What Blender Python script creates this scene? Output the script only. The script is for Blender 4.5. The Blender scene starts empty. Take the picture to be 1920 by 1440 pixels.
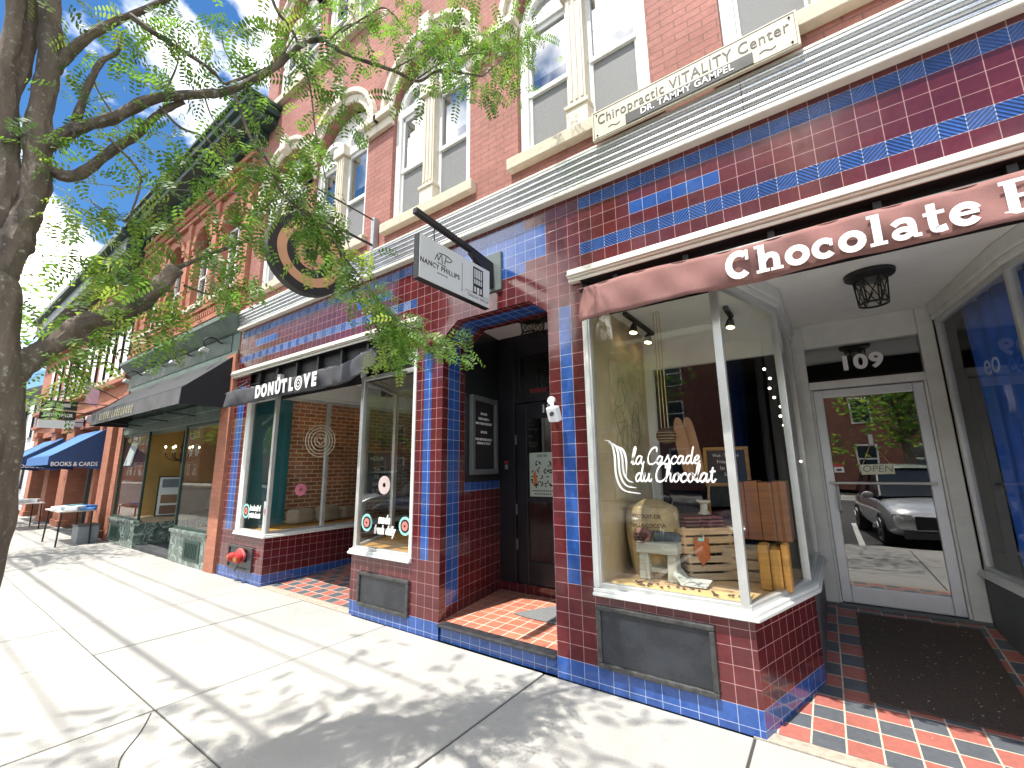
import bpy, bmesh, math, random
from mathutils import Vector, Matrix, noise as mnoise
from math import sin, cos, pi, radians as RAD
random.seed(7)
S = bpy.context.scene
COL = S.collection
# ---------------------------------------------------------------- camera
FPX, YAW, PITCH, ROLL, CY, CZ = 818.578, RAD(35.5193), RAD(10.8366), RAD(-0.7116), -3.1913, 1.5734
_F = Vector((-sin(YAW), cos(YAW), 0)); _r = Vector((cos(YAW), sin(YAW), 0)); _u = Vector((0, 0, 1))
_f2 = cos(PITCH)*_F + sin(PITCH)*_u; _u2 = cos(PITCH)*_u - sin(PITCH)*_F
_r2 = cos(ROLL)*_r + sin(ROLL)*_u2; _u3 = cos(ROLL)*_u2 - sin(ROLL)*_r
cd = bpy.data.cameras.new('camera'); cam = bpy.data.objects.new('camera', cd); COL.objects.link(cam)
cd.sensor_fit = 'HORIZONTAL'; cd.sensor_width = 36; cd.lens = FPX/1920*36
cd.clip_start = .05; cd.clip_end = 2000
mw = Matrix(((_r2.x, _u3.x, -_f2.x, 0), (_r2.y, _u3.y, -_f2.y, CY), (_r2.z, _u3.z, -_f2.z, CZ), (0, 0, 0, 1)))
cam.matrix_world = mw
S.camera = cam
def at(px, py, Y):
    d = ((px-960)/FPX)*_r2 - ((py-720)/FPX)*_u3 + _f2
    return Vector((0, CY, CZ)) + d*((Y-CY)/d.y)
# ---------------------------------------------------------------- light
S.view_settings.view_transform = 'Standard'; S.view_settings.look = 'None'
S.view_settings.exposure = 1.5; S.view_settings.gamma = 1
SUND = Vector((.07, .385, -1)).normalized()
W = bpy.data.worlds.new('World'); S.world = W; W.use_nodes = True
nt = W.node_tree; nt.nodes.clear()
def N(nt, t, **kw):
    n = nt.nodes.new(t)
    for k, v in kw.items():
        if k.startswith('i_'):
            key = k[2:]
            n.inputs[int(key) if key.isdigit() else key.replace('_', ' ')].default_value = v
        else: setattr(n, k, v)
    return n
sky = N(nt, 'ShaderNodeTexSky', sky_type='NISHITA', sun_disc=False, sun_elevation=math.asin(-SUND.z),
        sun_rotation=math.atan2(-SUND.x, -SUND.y), altitude=50, air_density=1.0, dust_density=.4, ozone_density=2.0)
bg = N(nt, 'ShaderNodeBackground', i_Strength=.15)
tc = N(nt, 'ShaderNodeTexCoord')
sep = N(nt, 'ShaderNodeSeparateXYZ'); nt.links.new(tc.outputs['Generated'], sep.inputs[0])
zc = N(nt, 'ShaderNodeMath', operation='MAXIMUM', i_1=.0); nt.links.new(sep.outputs[2], zc.inputs[0])
za = N(nt, 'ShaderNodeMath', operation='ADD', i_1=.22); nt.links.new(zc.outputs[0], za.inputs[0])
dx = N(nt, 'ShaderNodeMath', operation='DIVIDE'); nt.links.new(sep.outputs[0], dx.inputs[0]); nt.links.new(za.outputs[0], dx.inputs[1])
dy = N(nt, 'ShaderNodeMath', operation='DIVIDE'); nt.links.new(sep.outputs[1], dy.inputs[0]); nt.links.new(za.outputs[0], dy.inputs[1])
cmb = N(nt, 'ShaderNodeCombineXYZ', i_Z=7.3); nt.links.new(dx.outputs[0], cmb.inputs[0]); nt.links.new(dy.outputs[0], cmb.inputs[1])
cn = N(nt, 'ShaderNodeTexNoise', i_Scale=1.5, i_Detail=7.0, i_Roughness=.55, i_Distortion=.15); nt.links.new(cmb.outputs[0], cn.inputs['Vector'])
cr = N(nt, 'ShaderNodeValToRGB'); cr.color_ramp.elements[0].position = .45; cr.color_ramp.elements[1].position = .57
nt.links.new(cn.outputs['Fac'], cr.inputs[0])
# scale cloud white into the sky's own units
mx = N(nt, 'ShaderNodeMix', data_type='RGBA'); mx.inputs['B'].default_value = (12.0, 11.6, 10.9, 1)
hs = N(nt, 'ShaderNodeHueSaturation', i_Saturation=1.3, i_Value=.44)
nt.links.new(sky.outputs[0], hs.inputs['Color']); nt.links.new(hs.outputs[0], mx.inputs['A'])
nt.links.new(cr.outputs[0], mx.inputs['Factor']); nt.links.new(mx.outputs['Result'], bg.inputs[0])
ow = N(nt, 'ShaderNodeOutputWorld'); nt.links.new(bg.outputs[0], ow.inputs[0])
sl = bpy.data.lights.new('sun', 'SUN'); sl.energy = 2.75; sl.angle = RAD(.53); sl.color = (1, .95, .86)
sun = bpy.data.objects.new('sun', sl); COL.objects.link(sun); sun.location = (-3, -12, 30)
sun.rotation_euler = SUND.to_track_quat('-Z', 'Y').to_euler()
S.cycles.max_bounces = 8; S.cycles.transparent_max_bounces = 12; S.cycles.caustics_reflective = False; S.cycles.caustics_refractive = False
S.cycles.sample_clamp_indirect = 6; S.cycles.use_denoising = True
# ---------------------------------------------------------------- materials
MATS = {}
def mat(name, col=(.5, .5, .5), rough=.6, metal=0., var=.12, vs=6., bump=0., bs=40., spec=.5, coat=0., stretch=None, dirt=0.):
    if name in MATS: return MATS[name]
    m = bpy.data.materials.new(name); m.use_nodes = True; t = m.node_tree
    p = t.nodes['Principled BSDF']; p.inputs['Roughness'].default_value = rough; p.inputs['Metallic'].default_value = metal
    p.inputs['Specular IOR Level'].default_value = spec; p.inputs['Coat Weight'].default_value = coat; p.inputs['Coat Roughness'].default_value = .05
    c = N(t, 'ShaderNodeTexCoord'); mp = N(t, 'ShaderNodeMapping'); t.links.new(c.outputs['Object'], mp.inputs[0])
    if stretch: mp.inputs['Scale'].default_value = stretch
    n1 = N(t, 'ShaderNodeTexNoise', i_Scale=vs, i_Detail=6., i_Roughness=.6); t.links.new(mp.outputs[0], n1.inputs['Vector'])
    r = N(t, 'ShaderNodeMapRange'); t.links.new(n1.outputs['Fac'], r.inputs[0])
    for k, v in ((1, .3), (2, .7), (3, 1-var), (4, 1+var)): r.inputs[k].default_value = v
    mul = N(t, 'ShaderNodeVectorMath', operation='SCALE'); mul.inputs[0].default_value = col; t.links.new(r.outputs[0], mul.inputs['Scale'])
    t.links.new(mul.outputs[0], p.inputs['Base Color'])
    rr = N(t, 'ShaderNodeMapRange'); t.links.new(n1.outputs['Fac'], rr.inputs[0])
    for k, v in ((1, .3), (2, .7), (3, max(.02, rough*.8)), (4, min(1, rough*1.2))): rr.inputs[k].default_value = v
    t.links.new(rr.outputs[0], p.inputs['Roughness'])
    if bump:
        n2 = N(t, 'ShaderNodeTexNoise', i_Scale=bs, i_Detail=4.); t.links.new(mp.outputs[0], n2.inputs['Vector'])
        b = N(t, 'ShaderNodeBump', i_Strength=bump, i_Distance=.01); t.links.new(n2.outputs['Fac'], b.inputs['Height']); t.links.new(b.outputs[0], p.inputs['Normal'])
    MATS[name] = m; return m
def gridmat(name, c1, c2, mortar, bw, rh, ms, rough, offset=.5, bump=.4, coat=0., var=.2, ou=0., ov=0., mrough=.9, smooth=.1, big=.0):
    """bricks / tiles laid by UV in metres"""
    m = bpy.data.materials.new(name); m.use_nodes = True; t = m.node_tree; p = t.nodes['Principled BSDF']
    uv = N(t, 'ShaderNodeUVMap'); mp = N(t, 'ShaderNodeMapping'); t.links.new(uv.outputs[0], mp.inputs[0]); mp.inputs['Location'].default_value = (-ou, -ov, 0)
    b = N(t, 'ShaderNodeTexBrick', offset=offset, offset_frequency=2, squash=1.); t.links.new(mp.outputs[0], b.inputs['Vector'])
    b.inputs['Color1'].default_value = (*c1, 1); b.inputs['Color2'].default_value = (*c2, 1); b.inputs['Mortar'].default_value = (*mortar, 1)
    for k, v in (('Scale', 1.), ('Mortar Size', ms), ('Mortar Smooth', smooth), ('Bias', 0.), ('Brick Width', bw), ('Row Height', rh)): b.inputs[k].default_value = v
    n1 = N(t, 'ShaderNodeTexNoise', i_Scale=1.3, i_Detail=7., i_Roughness=.65); t.links.new(uv.outputs[0], n1.inputs['Vector'])
    r = N(t, 'ShaderNodeMapRange'); t.links.new(n1.outputs['Fac'], r.inputs[0])
    for k, v in ((1, .3), (2, .7), (3, 1-var), (4, 1+var)): r.inputs[k].default_value = v
    n3 = N(t, 'ShaderNodeTexNoise', i_Scale=28., i_Detail=4.); t.links.new(uv.outputs[0], n3.inputs['Vector'])
    r3 = N(t, 'ShaderNodeMapRange'); t.links.new(n3.outputs['Fac'], r3.inputs[0])
    for k, v in ((1, .3), (2, .7), (3, 1-var*.6), (4, 1+var*.6)): r3.inputs[k].default_value = v
    mm = N(t, 'ShaderNodeMath', operation='MULTIPLY'); t.links.new(r.outputs[0], mm.inputs[0]); t.links.new(r3.outputs[0], mm.inputs[1])
    mul = N(t, 'ShaderNodeVectorMath', operation='SCALE'); t.links.new(b.outputs['Color'], mul.inputs[0]); t.links.new(mm.outputs[0], mul.inputs['Scale'])
    t.links.new(mul.outputs[0], p.inputs['Base Color'])
    ro = N(t, 'ShaderNodeMapRange'); t.links.new(b.outputs['Fac'], ro.inputs[0]); ro.inputs[3].default_value = rough; ro.inputs[4].default_value = mrough
    t.links.new(ro.outputs[0], p.inputs['Roughness'])
    inv = N(t, 'ShaderNodeMath', operation='SUBTRACT', i_0=1.); t.links.new(b.outputs['Fac'], inv.inputs[1])
    ad = N(t, 'ShaderNodeMath', operation='MULTIPLY_ADD', i_1=.12 if rough > .4 else .03); t.links.new(n3.outputs['Fac'], ad.inputs[0]); t.links.new(inv.outputs[0], ad.inputs[2])
    if rough < .4:   # every glazed tile sits at its own slight tilt
        vo = N(t, 'ShaderNodeTexNoise', i_Scale=5.5, i_Detail=1.); t.links.new(uv.outputs[0], vo.inputs['Vector'])
        a2 = N(t, 'ShaderNodeMath', operation='MULTIPLY_ADD', i_1=1.1); t.links.new(vo.outputs['Fac'], a2.inputs[0]); t.links.new(ad.outputs[0], a2.inputs[2]); ad = a2
    bp = N(t, 'ShaderNodeBump', i_Strength=bump, i_Distance=.006); t.links.new(ad.outputs[0], bp.inputs['Height']); t.links.new(bp.outputs[0], p.inputs['Normal'])
    p.inputs['Coat Weight'].default_value = coat; p.inputs['Coat Roughness'].default_value = .04
    MATS[name] = m; return m
TW, TH = .1133, .1072
tk = dict(bw=TW, rh=TH, ms=.0020, rough=.13, offset=0., bump=.35, coat=.3, var=.22, ou=-1.54, ov=.15, smooth=.0)
TR = gridmat('red_glazed_tile', (.082, .012, .016), (.112, .016, .020), (.37, .21, .21), **tk)
TB = gridmat('blue_glazed_tile', (.022, .072, .275), (.028, .09, .33), (.34, .41, .56), **tk)
def ribbed():
    m = gridmat('ribbed_blue_tile', (.024, .078, .28), (.034, .105, .36), (.34, .41, .56), **tk); t = m.node_tree
    p = t.nodes['Principled BSDF']; uv = N(t, 'ShaderNodeUVMap')
    s = N(t, 'ShaderNodeSeparateXYZ'); t.links.new(uv.outputs[0], s.inputs[0])
    d = N(t, 'ShaderNodeMath', operation='MULTIPLY_ADD', i_1=1/TW, i_2=1.54/TW+100.); t.links.new(s.outputs[0], d.inputs[0])
    mo = N(t, 'ShaderNodeMath', operation='PINGPONG', i_1=1.); t.links.new(d.outputs[0], mo.inputs[0])
    e = N(t, 'ShaderNodeMath', operation='MULTIPLY', i_1=1/TH); t.links.new(s.outputs[1], e.inputs[0])
    ad = N(t, 'ShaderNodeMath', operation='ADD'); t.links.new(mo.outputs[0], ad.inputs[0]); t.links.new(e.outputs[0], ad.inputs[1])
    sc = N(t, 'ShaderNodeMath', operation='MULTIPLY', i_1=2*pi*4.); t.links.new(ad.outputs[0], sc.inputs[0])
    si = N(t, 'ShaderNodeMath', operation='SINE'); t.links.new(sc.outputs[0], si.inputs[0])
    old = p.inputs['Normal'].links[0].from_node
    b = N(t, 'ShaderNodeBump', i_Strength=.8, i_Distance=.006); t.links.new(si.outputs[0], b.inputs['Height']); t.links.new(old.outputs[0], b.inputs['Normal']); t.links.new(b.outputs[0], p.inputs['Normal'])
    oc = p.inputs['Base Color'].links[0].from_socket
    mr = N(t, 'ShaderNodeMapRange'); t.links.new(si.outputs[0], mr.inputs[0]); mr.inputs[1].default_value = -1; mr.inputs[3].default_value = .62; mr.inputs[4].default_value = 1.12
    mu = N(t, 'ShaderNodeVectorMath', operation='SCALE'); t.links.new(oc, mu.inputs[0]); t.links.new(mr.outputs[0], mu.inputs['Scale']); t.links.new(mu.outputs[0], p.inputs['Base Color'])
    return m
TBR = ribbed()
BRICK = gridmat('red_brick', (.365, .160, .130), (.325, .132, .108), (.22, .115, .10), .205, .068, .005, .85, var=.2, bump=.5)
BRICK2 = gridmat('orange_brick', (.44, .175, .11), (.385, .145, .088), (.30, .15, .10), .205, .068, .004, .85, var=.18, bump=.4)
BRICKIN = gridmat('old_brick', (.56, .20, .10), (.33, .12, .065), (.72, .56, .40), .21, .072, .009, .85, var=.4, bump=.7)
BRICKDK = gridmat('dark_brick', (.20, .07, .05), (.26, .09, .06), (.25, .2, .17), .205, .068, .005, .85)
QUARRY = gridmat('quarry_tile', (.46, .155, .10), (.52, .19, .12), (.55, .48, .40), .15, .15, .006, .45, offset=0., bump=.2, ou=-1.88, ov=.05)
def checker():
    m = gridmat('checker_tile', (.46, .085, .06), (.46, .085, .06), (.5, .45, .36), .165, .165, .005, .5, offset=0., bump=.25, ou=.05, ov=.09)
    t = m.node_tree; b = [n for n in t.nodes if n.type == 'TEX_BRICK'][0]; uv = b.inputs['Vector'].links[0].from_socket
    ck = N(t, 'ShaderNodeTexChecker', i_Scale=1/.165); ck.inputs[1].default_value = (.37, .125, .10, 1); ck.inputs[2].default_value = (.095, .105, .12, 1)
    t.links.new(uv, ck.inputs['Vector']); t.links.new(ck.outputs[0], b.inputs['Color1']); t.links.new(ck.outputs[0], b.inputs['Color2'])
    return m
CHECK = checker()
def glassmat(name, base=.10, tint=(.93, .96, .95)):
    m = bpy.data.materials.new(name); m.use_nodes = True; t = m.node_tree; t.nodes.clear()
    o = N(t, 'ShaderNodeOutputMaterial'); mx = N(t, 'ShaderNodeMixShader'); tr = N(t, 'ShaderNodeBsdfTransparent'); tr.inputs[0].default_value = (*tint, 1)
    gl = N(t, 'ShaderNodeBsdfGlossy', i_Roughness=.0); lw = N(t, 'ShaderNodeLayerWeight', i_Blend=.5)
    pw = N(t, 'ShaderNodeMath', operation='POWER', i_1=5.); t.links.new(lw.outputs['Facing'], pw.inputs[0])
    mu = N(t, 'ShaderNodeMath', operation='MULTIPLY_ADD', i_1=1-base, i_2=base, use_clamp=True); t.links.new(pw.outputs[0], mu.inputs[0])
    tc = N(t, 'ShaderNodeTexCoord'); nz = N(t, 'ShaderNodeTexNoise', i_Scale=1.7, i_Detail=1.); t.links.new(tc.outputs['Object'], nz.inputs['Vector'])
    bp = N(t, 'ShaderNodeBump', i_Strength=.05, i_Distance=.02); t.links.new(nz.outputs['Fac'], bp.inputs['Height']); t.links.new(bp.outputs[0], gl.inputs['Normal'])
    t.links.new(mu.outputs[0], mx.inputs[0]); t.links.new(tr.outputs[0], mx.inputs[1]); t.links.new(gl.outputs[0], mx.inputs[2]); t.links.new(mx.outputs[0], o.inputs[0])
    MATS[name] = m; return m
GLASS = glassmat('shop_glass', .08); GLASSD = glassmat('dark_door_glass', .26, (.5, .53, .5)); GLASSU = glassmat('upper_glass', .45, (.8, .85, .9))
def marble():
    m = mat('green_marble', (.10, .145, .125), .25, var=.5, vs=7., coat=.2); t = m.node_tree; p = t.nodes['Principled BSDF']
    c = N(t, 'ShaderNodeTexCoord'); n = N(t, 'ShaderNodeTexNoise', i_Scale=2.6, i_Detail=5., i_Distortion=1.6); t.links.new(c.outputs['Object'], n.inputs['Vector'])
    r = N(t, 'ShaderNodeValToRGB'); e = r.color_ramp.elements; e[0].position = .47; e[0].color = (0, 0, 0, 1); e[1].position = .5; e[1].color = (1, 1, 1, 1)
    x = e.new(.53); x.color = (0, 0, 0, 1); t.links.new(n.outputs['Fac'], r.inputs[0])
    oc = p.inputs['Base Color'].links[0].from_socket; mx = N(t, 'ShaderNodeMix', data_type='RGBA'); mx.inputs['B'].default_value = (.42, .48, .45, 1)
    t.links.new(r.outputs[0], mx.inputs['Factor']); t.links.new(oc, mx.inputs['A']); t.links.new(mx.outputs['Result'], p.inputs['Base Color']); return m
MARBLE = marble()
def concrete(name, col, var=.1):
    m = mat(name, col, .85, var=var, vs=1.1, bump=.25, bs=130.); t = m.node_tree; p = t.nodes['Principled BSDF']
    c = N(t, 'ShaderNodeTexCoord'); n = N(t, 'ShaderNodeTexNoise', i_Scale=160., i_Detail=2.); t.links.new(c.outputs['Object'], n.inputs['Vector'])
    r = N(t, 'ShaderNodeMapRange'); t.links.new(n.outputs['Fac'], r.inputs[0])
    for k, v in ((1, .3), (2, .7), (3, .88), (4, 1.1)): r.inputs[k].default_value = v
    n2 = N(t, 'ShaderNodeTexNoise', i_Scale=2.2, i_Detail=8., i_Roughness=.75, i_Distortion=.6); t.links.new(c.outputs['Object'], n2.inputs['Vector'])
    r2 = N(t, 'ShaderNodeMapRange'); t.links.new(n2.outputs['Fac'], r2.inputs[0])
    for k, v in ((1, .56), (2, .72), (3, 1.), (4, .80)): r2.inputs[k].default_value = v
    a = N(t, 'ShaderNodeMath', operation='MULTIPLY'); t.links.new(r.outputs[0], a.inputs[0]); t.links.new(r2.outputs[0], a.inputs[1])
    oc = p.inputs['Base Color'].links[0].from_socket
    mu = N(t, 'ShaderNodeVectorMath', operation='SCALE'); t.links.new(oc, mu.inputs[0]); t.links.new(a.outputs[0], mu.inputs['Scale']); t.links.new(mu.outputs[0], p.inputs['Base Color']); return m
CONC = concrete('sidewalk_concrete', (.37, .362, .34)); ASPH = concrete('asphalt', (.05, .05, .052), .2)
KERB = mat('granite_kerb', (.36, .35, .33), .8, var=.2, vs=60)
def leafmat(name, col, trans):
    m = bpy.data.materials.new(name); m.use_nodes = True; t = m.node_tree; t.nodes.clear()
    o = N(t, 'ShaderNodeOutputMaterial'); p = N(t, 'ShaderNodeBsdfPrincipled', i_Roughness=.42); tr = N(t, 'ShaderNodeBsdfTranslucent'); tr.inputs[0].default_value = (*trans, 1)
    oi = N(t, 'ShaderNodeNewGeometry'); r = N(t, 'ShaderNodeMapRange'); t.links.new(oi.outputs['Random Per Island'], r.inputs[0]); r.inputs[3].default_value = .55; r.inputs[4].default_value = 1.4
    mu = N(t, 'ShaderNodeVectorMath', operation='SCALE'); mu.inputs[0].default_value = col; t.links.new(r.outputs[0], mu.inputs['Scale']); t.links.new(mu.outputs[0], p.inputs['Base Color'])
    mx = N(t, 'ShaderNodeMixShader', i_0=.5); t.links.new(p.outputs[0], mx.inputs[1]); t.links.new(tr.outputs[0], mx.inputs[2]); t.links.new(mx.outputs[0], o.inputs[0])
    MATS[name] = m; return m
LEAF = leafmat('leaf_green', (.095, .19, .04), (.22, .42, .05)); LEAFY = leafmat('leaf_yellow_green', (.17, .24, .055), (.40, .55, .08))
LEAFD = leafmat('leaf_dark_green', (.05, .115, .03), (.13, .26, .03))
def barkmat():
    m = mat('bark', (.125, .100, .080), .95, var=.6, vs=9., bump=1., bs=38., stretch=(1, 1, .3)); t = m.node_tree; p = t.nodes['Principled BSDF']
    c = N(t, 'ShaderNodeTexCoord'); n = N(t, 'ShaderNodeTexNoise', i_Scale=34., i_Detail=7., i_Roughness=.7); t.links.new(c.outputs['Object'], n.inputs['Vector'])
    r = N(t, 'ShaderNodeValToRGB'); r.color_ramp.elements[0].position = .57; r.color_ramp.elements[1].position = .70; t.links.new(n.outputs['Fac'], r.inputs[0])
    oc = p.inputs['Base Color'].links[0].from_socket; mx = N(t, 'ShaderNodeMix', data_type='RGBA'); mx.inputs['B'].default_value = (.36, .37, .31, 1)
    t.links.new(r.outputs[0], mx.inputs['Factor']); t.links.new(oc, mx.inputs['A']); t.links.new(mx.outputs['Result'], p.inputs['Base Color']); return m
BARK = barkmat()
WHITE = mat('white_paint', (.74, .75, .73), .45, var=.05, vs=14.); CREAM = mat('cream_paint', (.64, .58, .47), .55, var=.07, vs=9.)
STONE = mat('tan_stone_sill', (.58, .51, .40), .8, var=.12, vs=12., bump=.2); ALU = mat('aluminium_frame', (.62, .63, .62), .38, .55, var=.08)
GREYW = mat('grey_white_paint', (.72, .73, .70), .5, var=.08, vs=7., bump=.15, bs=30.); CEIL = mat('ceiling_white', (.80, .81, .78), .7, var=.04)
CHROME = mat('corrugated_chrome', (.56, .57, .58), .26, .85, var=.07, vs=3., stretch=(1.5, 1, 8)); CTRIM = mat('cream_metal_trim', (.74, .71, .62), .4, var=.06)
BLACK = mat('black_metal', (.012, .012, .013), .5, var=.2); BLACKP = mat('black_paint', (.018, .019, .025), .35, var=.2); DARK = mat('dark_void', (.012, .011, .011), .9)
CHAR = mat('charcoal_fabric', (.055, .057, .066), .95, var=.25, vs=5., bump=.3, bs=220.); BLKFAB = mat('black_fabric', (.016, .017, .02), .95, var=.3, vs=4., bump=.2, bs=200.)
FADED = mat('faded_black_fabric', (.10, .10, .105), .95, var=.4, vs=3.); MAROONF = mat('rose_brown_fabric', (.25, .122, .112), .95, var=.2, vs=5., bump=.35, bs=240.)
NAVY = mat('navy_fabric', (.035, .075, .20), .9, var=.15, vs=4.); NAVYL = mat('blue_fabric', (.06, .17, .42), .9, var=.15, vs=4.)
LETW = mat('white_lettering', (.85, .85, .84), .5, var=.02); LETB = mat('black_lettering', (.012, .012, .012), .5); LETG = mat('grey_lettering', (.25, .25, .25), .5)
LETK = mat('dark_grey_lettering', (.045, .045, .045), .5); SIGNW = mat('sign_white', (.74, .77, .78), .45, var=.03); SIGNC = mat('sign_cream', (.58, .53, .41), .5, var=.04)
VENT = mat('dark_vent_panel', (.028, .032, .04), .28, var=.4, vs=4.); GREEN = mat('dark_green_paint', (.025, .055, .045), .5, var=.35, vs=5.); GREENW = mat('weathered_green', (.11, .155, .135), .6, var=.4, vs=4.)
def woodmat(name, col, var=.3): return mat(name, col, .65, var=var, vs=4., bump=.25, bs=20., stretch=(1, 1, 9))
W1 = woodmat('crate_pine', (.58, .38, .20)); W2 = woodmat('crate_grey_wood', (.46, .34, .22)); W3 = woodmat('red_brown_wood', (.33, .13, .055)); W4 = woodmat('honey_wood', (.52, .26, .06)); W5 = woodmat('whitewashed_wood', (.50, .50, .45))
JUTE = mat('jute', (.50, .37, .20), .95, var=.2, vs=14., bump=.6, bs=300.); TANW = mat('tan_wall', (.56, .44, .27), .85, var=.15, vs=4.); MAPP = mat('map_paper', (.60, .50, .31), .8, var=.3, vs=5.)
OCHRE = mat('ochre_wall', (.50, .33, .12), .85, var=.15, vs=3.); ROPE = mat('rope', (.55, .42, .22), .9); PAPER = mat('kraft_paper', (.70, .47, .20), .85, var=.1); COCOA = mat('cocoa_brown', (.10, .045, .03), .7, var=.4, vs=20)
CURT = mat('royal_blue_curtain', (.04, .18, .85), .8, var=.12); TEAL = mat('teal_panel', (.015, .17, .21), .5, var=.1); PINK = mat('pink', (.70, .22, .33), .6); REDP = mat('red_paint', (.45, .03, .03), .45, var=.2)
STEEL = mat('galvanised_steel', (.42, .45, .46), .4, .7); YEL = mat('yellow', (.70, .48, .03), .6); PEACH = mat('peach_paint', (.62, .33, .19), .5, var=.06); MINT = mat('mint_paint', (.30, .72, .66), .5)
FLOORW = mat('shop_floor', (.34, .24, .15), .5, var=.2, stretch=(1, 8, 1)); ROOMD = mat('dim_room_wall', (.17, .145, .125), .9, var=.2); BLUEW = mat('blue_shop_wall', (.015, .022, .06), .8, var=.2)
MATB = mat('brown_door_mat', (.085, .060, .048), 1., var=.5, vs=90., bump=1., bs=160.); MATG = mat('grey_door_mat', (.20, .21, .22), 1., var=.4, vs=120., bump=.8, bs=200.)
SCREEN = mat('grey_window_screen', (.20, .205, .21), .75, var=.22, vs=60.); BLIND = mat('white_blind', (.55, .56, .58), .8, var=.06, vs=3.)
def emit(name, c, s):
    m = bpy.data.materials.new(name); m.use_nodes = True; p = m.node_tree.nodes['Principled BSDF']; p.inputs['Base Color'].default_value = (*c, 1)
    p.inputs['Emission Color'].default_value = (*c, 1); p.inputs['Emission Strength'].default_value = s; MATS[name] = m; return m
BULB = emit('warm_bulb', (1, .78, .42), 4.); FAIRY = emit('fairy_light', (1, .95, .8), 3.)
# ---------------------------------------------------------------- mesh helpers
class MB:
    def __init__(s, uo=(0, 0)): s.v = []; s.f = []; s.m = []; s.uo = uo; s.uvs = {}
    def face(s, pts, mi=0, uv=None):
        i = len(s.v); s.v += [Vector(p) for p in pts]; s.f.append(tuple(range(i, i+len(pts)))); s.m.append(mi)
        if uv: s.uvs[len(s.f)-1] = uv
        return s
    def box(s, x0, x1, y0, y1, z0, z1, mi=0):
        i = len(s.v); s.v += [Vector((x, y, z)) for x in (x0, x1) for y in (y0, y1) for z in (z0, z1)]
        for q in ((0, 1, 3, 2), (4, 6, 7, 5), (0, 4, 5, 1), (2, 3, 7, 6), (0, 2, 6, 4), (1, 5, 7, 3)): s.f.append(tuple(i+k for k in q)); s.m.append(mi)
        return s
    def obox(s, c, ax, ay, az, mi=0):
        """oriented box: centre and three half axes"""
        c, ax, ay, az = Vector(c), Vector(ax), Vector(ay), Vector(az); i = len(s.v)
        s.v += [c+a*ax+b*ay+d*az for a in (-1, 1) for b in (-1, 1) for d in (-1, 1)]
        for q in ((0, 1, 3, 2), (4, 6, 7, 5), (0, 4, 5, 1), (2, 3, 7, 6), (0, 2, 6, 4), (1, 5, 7, 3)): s.f.append(tuple(i+k for k in q)); s.m.append(mi)
        return s
    def bar(s, p, q, w, h, mi=0, up=(0, 0, 1)):
        p, q = Vector(p), Vector(q); d = (q-p); u = Vector(up)
        if abs(d.normalized().dot(u)) > .99: u = Vector((0, 1, 0))
        a = d.cross(u).normalized(); b = a.cross(d).normalized()
        return s.obox((p+q)/2, d/2, a*w/2, b*h/2, mi)
    def prism(s, poly, fn, mi=0, caps=True):
        """poly: list of 2-D points, fn(pt, side) -> 3-D for side 0 / 1"""
        n = len(poly); i = len(s.v); s.v += [Vector(fn(p, 0)) for p in poly]+[Vector(fn(p, 1)) for p in poly]
        for k in range(n): s.f.append((i+k, i+(k+1) % n, i+n+(k+1) % n, i+n+k)); s.m.append(mi)
        if caps: s.f += [tuple(i+k for k in range(n))[::-1], tuple(i+n+k for k in range(n))]; s.m += [mi, mi]
        return s
    def tube(s, pts, r, n=8, mi=0, cap=True):
        pts = [Vector(p) for p in pts]; rs = r if isinstance(r, (list, tuple)) else [r]*len(pts); i0 = len(s.v)
        t0 = (pts[1]-pts[0]).normalized(); up = Vector((0, 0, 1)) if abs(t0.z) < .9 else Vector((1, 0, 0)); a = t0.cross(up).normalized()
        for k, p in enumerate(pts):
            t = (pts[min(k+1, len(pts)-1)]-pts[max(k-1, 0)]).normalized(); a = (a-t*a.dot(t)); a = a.normalized() if a.length > 1e-6 else t.orthogonal().normalized(); b = t.cross(a)
            s.v += [p+(a*cos(2*pi*j/n)+b*sin(2*pi*j/n))*rs[k] for j in range(n)]
        for k in range(len(pts)-1):
            for j in range(n): s.f.append((i0+k*n+j, i0+k*n+(j+1) % n, i0+(k+1)*n+(j+1) % n, i0+(k+1)*n+j)); s.m.append(mi)
        if cap: s.f += [tuple(i0+j for j in range(n))[::-1], tuple(i0+(len(pts)-1)*n+j for j in range(n))]; s.m += [mi, mi]
        return s
    def lathe(s, prof, c, n=20, mi=0, axis=(0, 0, 1), cap=True):
        c = Vector(c); w = Vector(axis).normalized(); a = w.orthogonal().normalized(); b = w.cross(a); i0 = len(s.v)
        for r, h in prof: s.v += [c+w*h+(a*cos(2*pi*j/n)+b*sin(2*pi*j/n))*r for j in range(n)]
        for k in range(len(prof)-1):
            for j in range(n): s.f.append((i0+k*n+j, i0+k*n+(j+1) % n, i0+(k+1)*n+(j+1) % n, i0+(k+1)*n+j)); s.m.append(mi)
        if cap: s.f += [tuple(i0+j for j in range(n))[::-1], tuple(i0+(len(prof)-1)*n+j for j in range(n))]; s.m += [mi, mi]
        return s
    def ball(s, c, r, n=12, mi=0, sc=(1, 1, 1)):
        i0 = len(s.v); c = Vector(c); m = n//2
        for k in range(m+1):
            a = pi*k/m
            s.v += [c+Vector((r*sc[0]*sin(a)*cos(2*pi*j/n), r*sc[1]*sin(a)*sin(2*pi*j/n), r*sc[2]*cos(a))) for j in range(n)]
        for k in range(m):
            for j in range(n): s.f.append((i0+k*n+j, i0+(k+1)*n+j, i0+(k+1)*n+(j+1) % n, i0+k*n+(j+1) % n)); s.m.append(mi)
        return s
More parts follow.
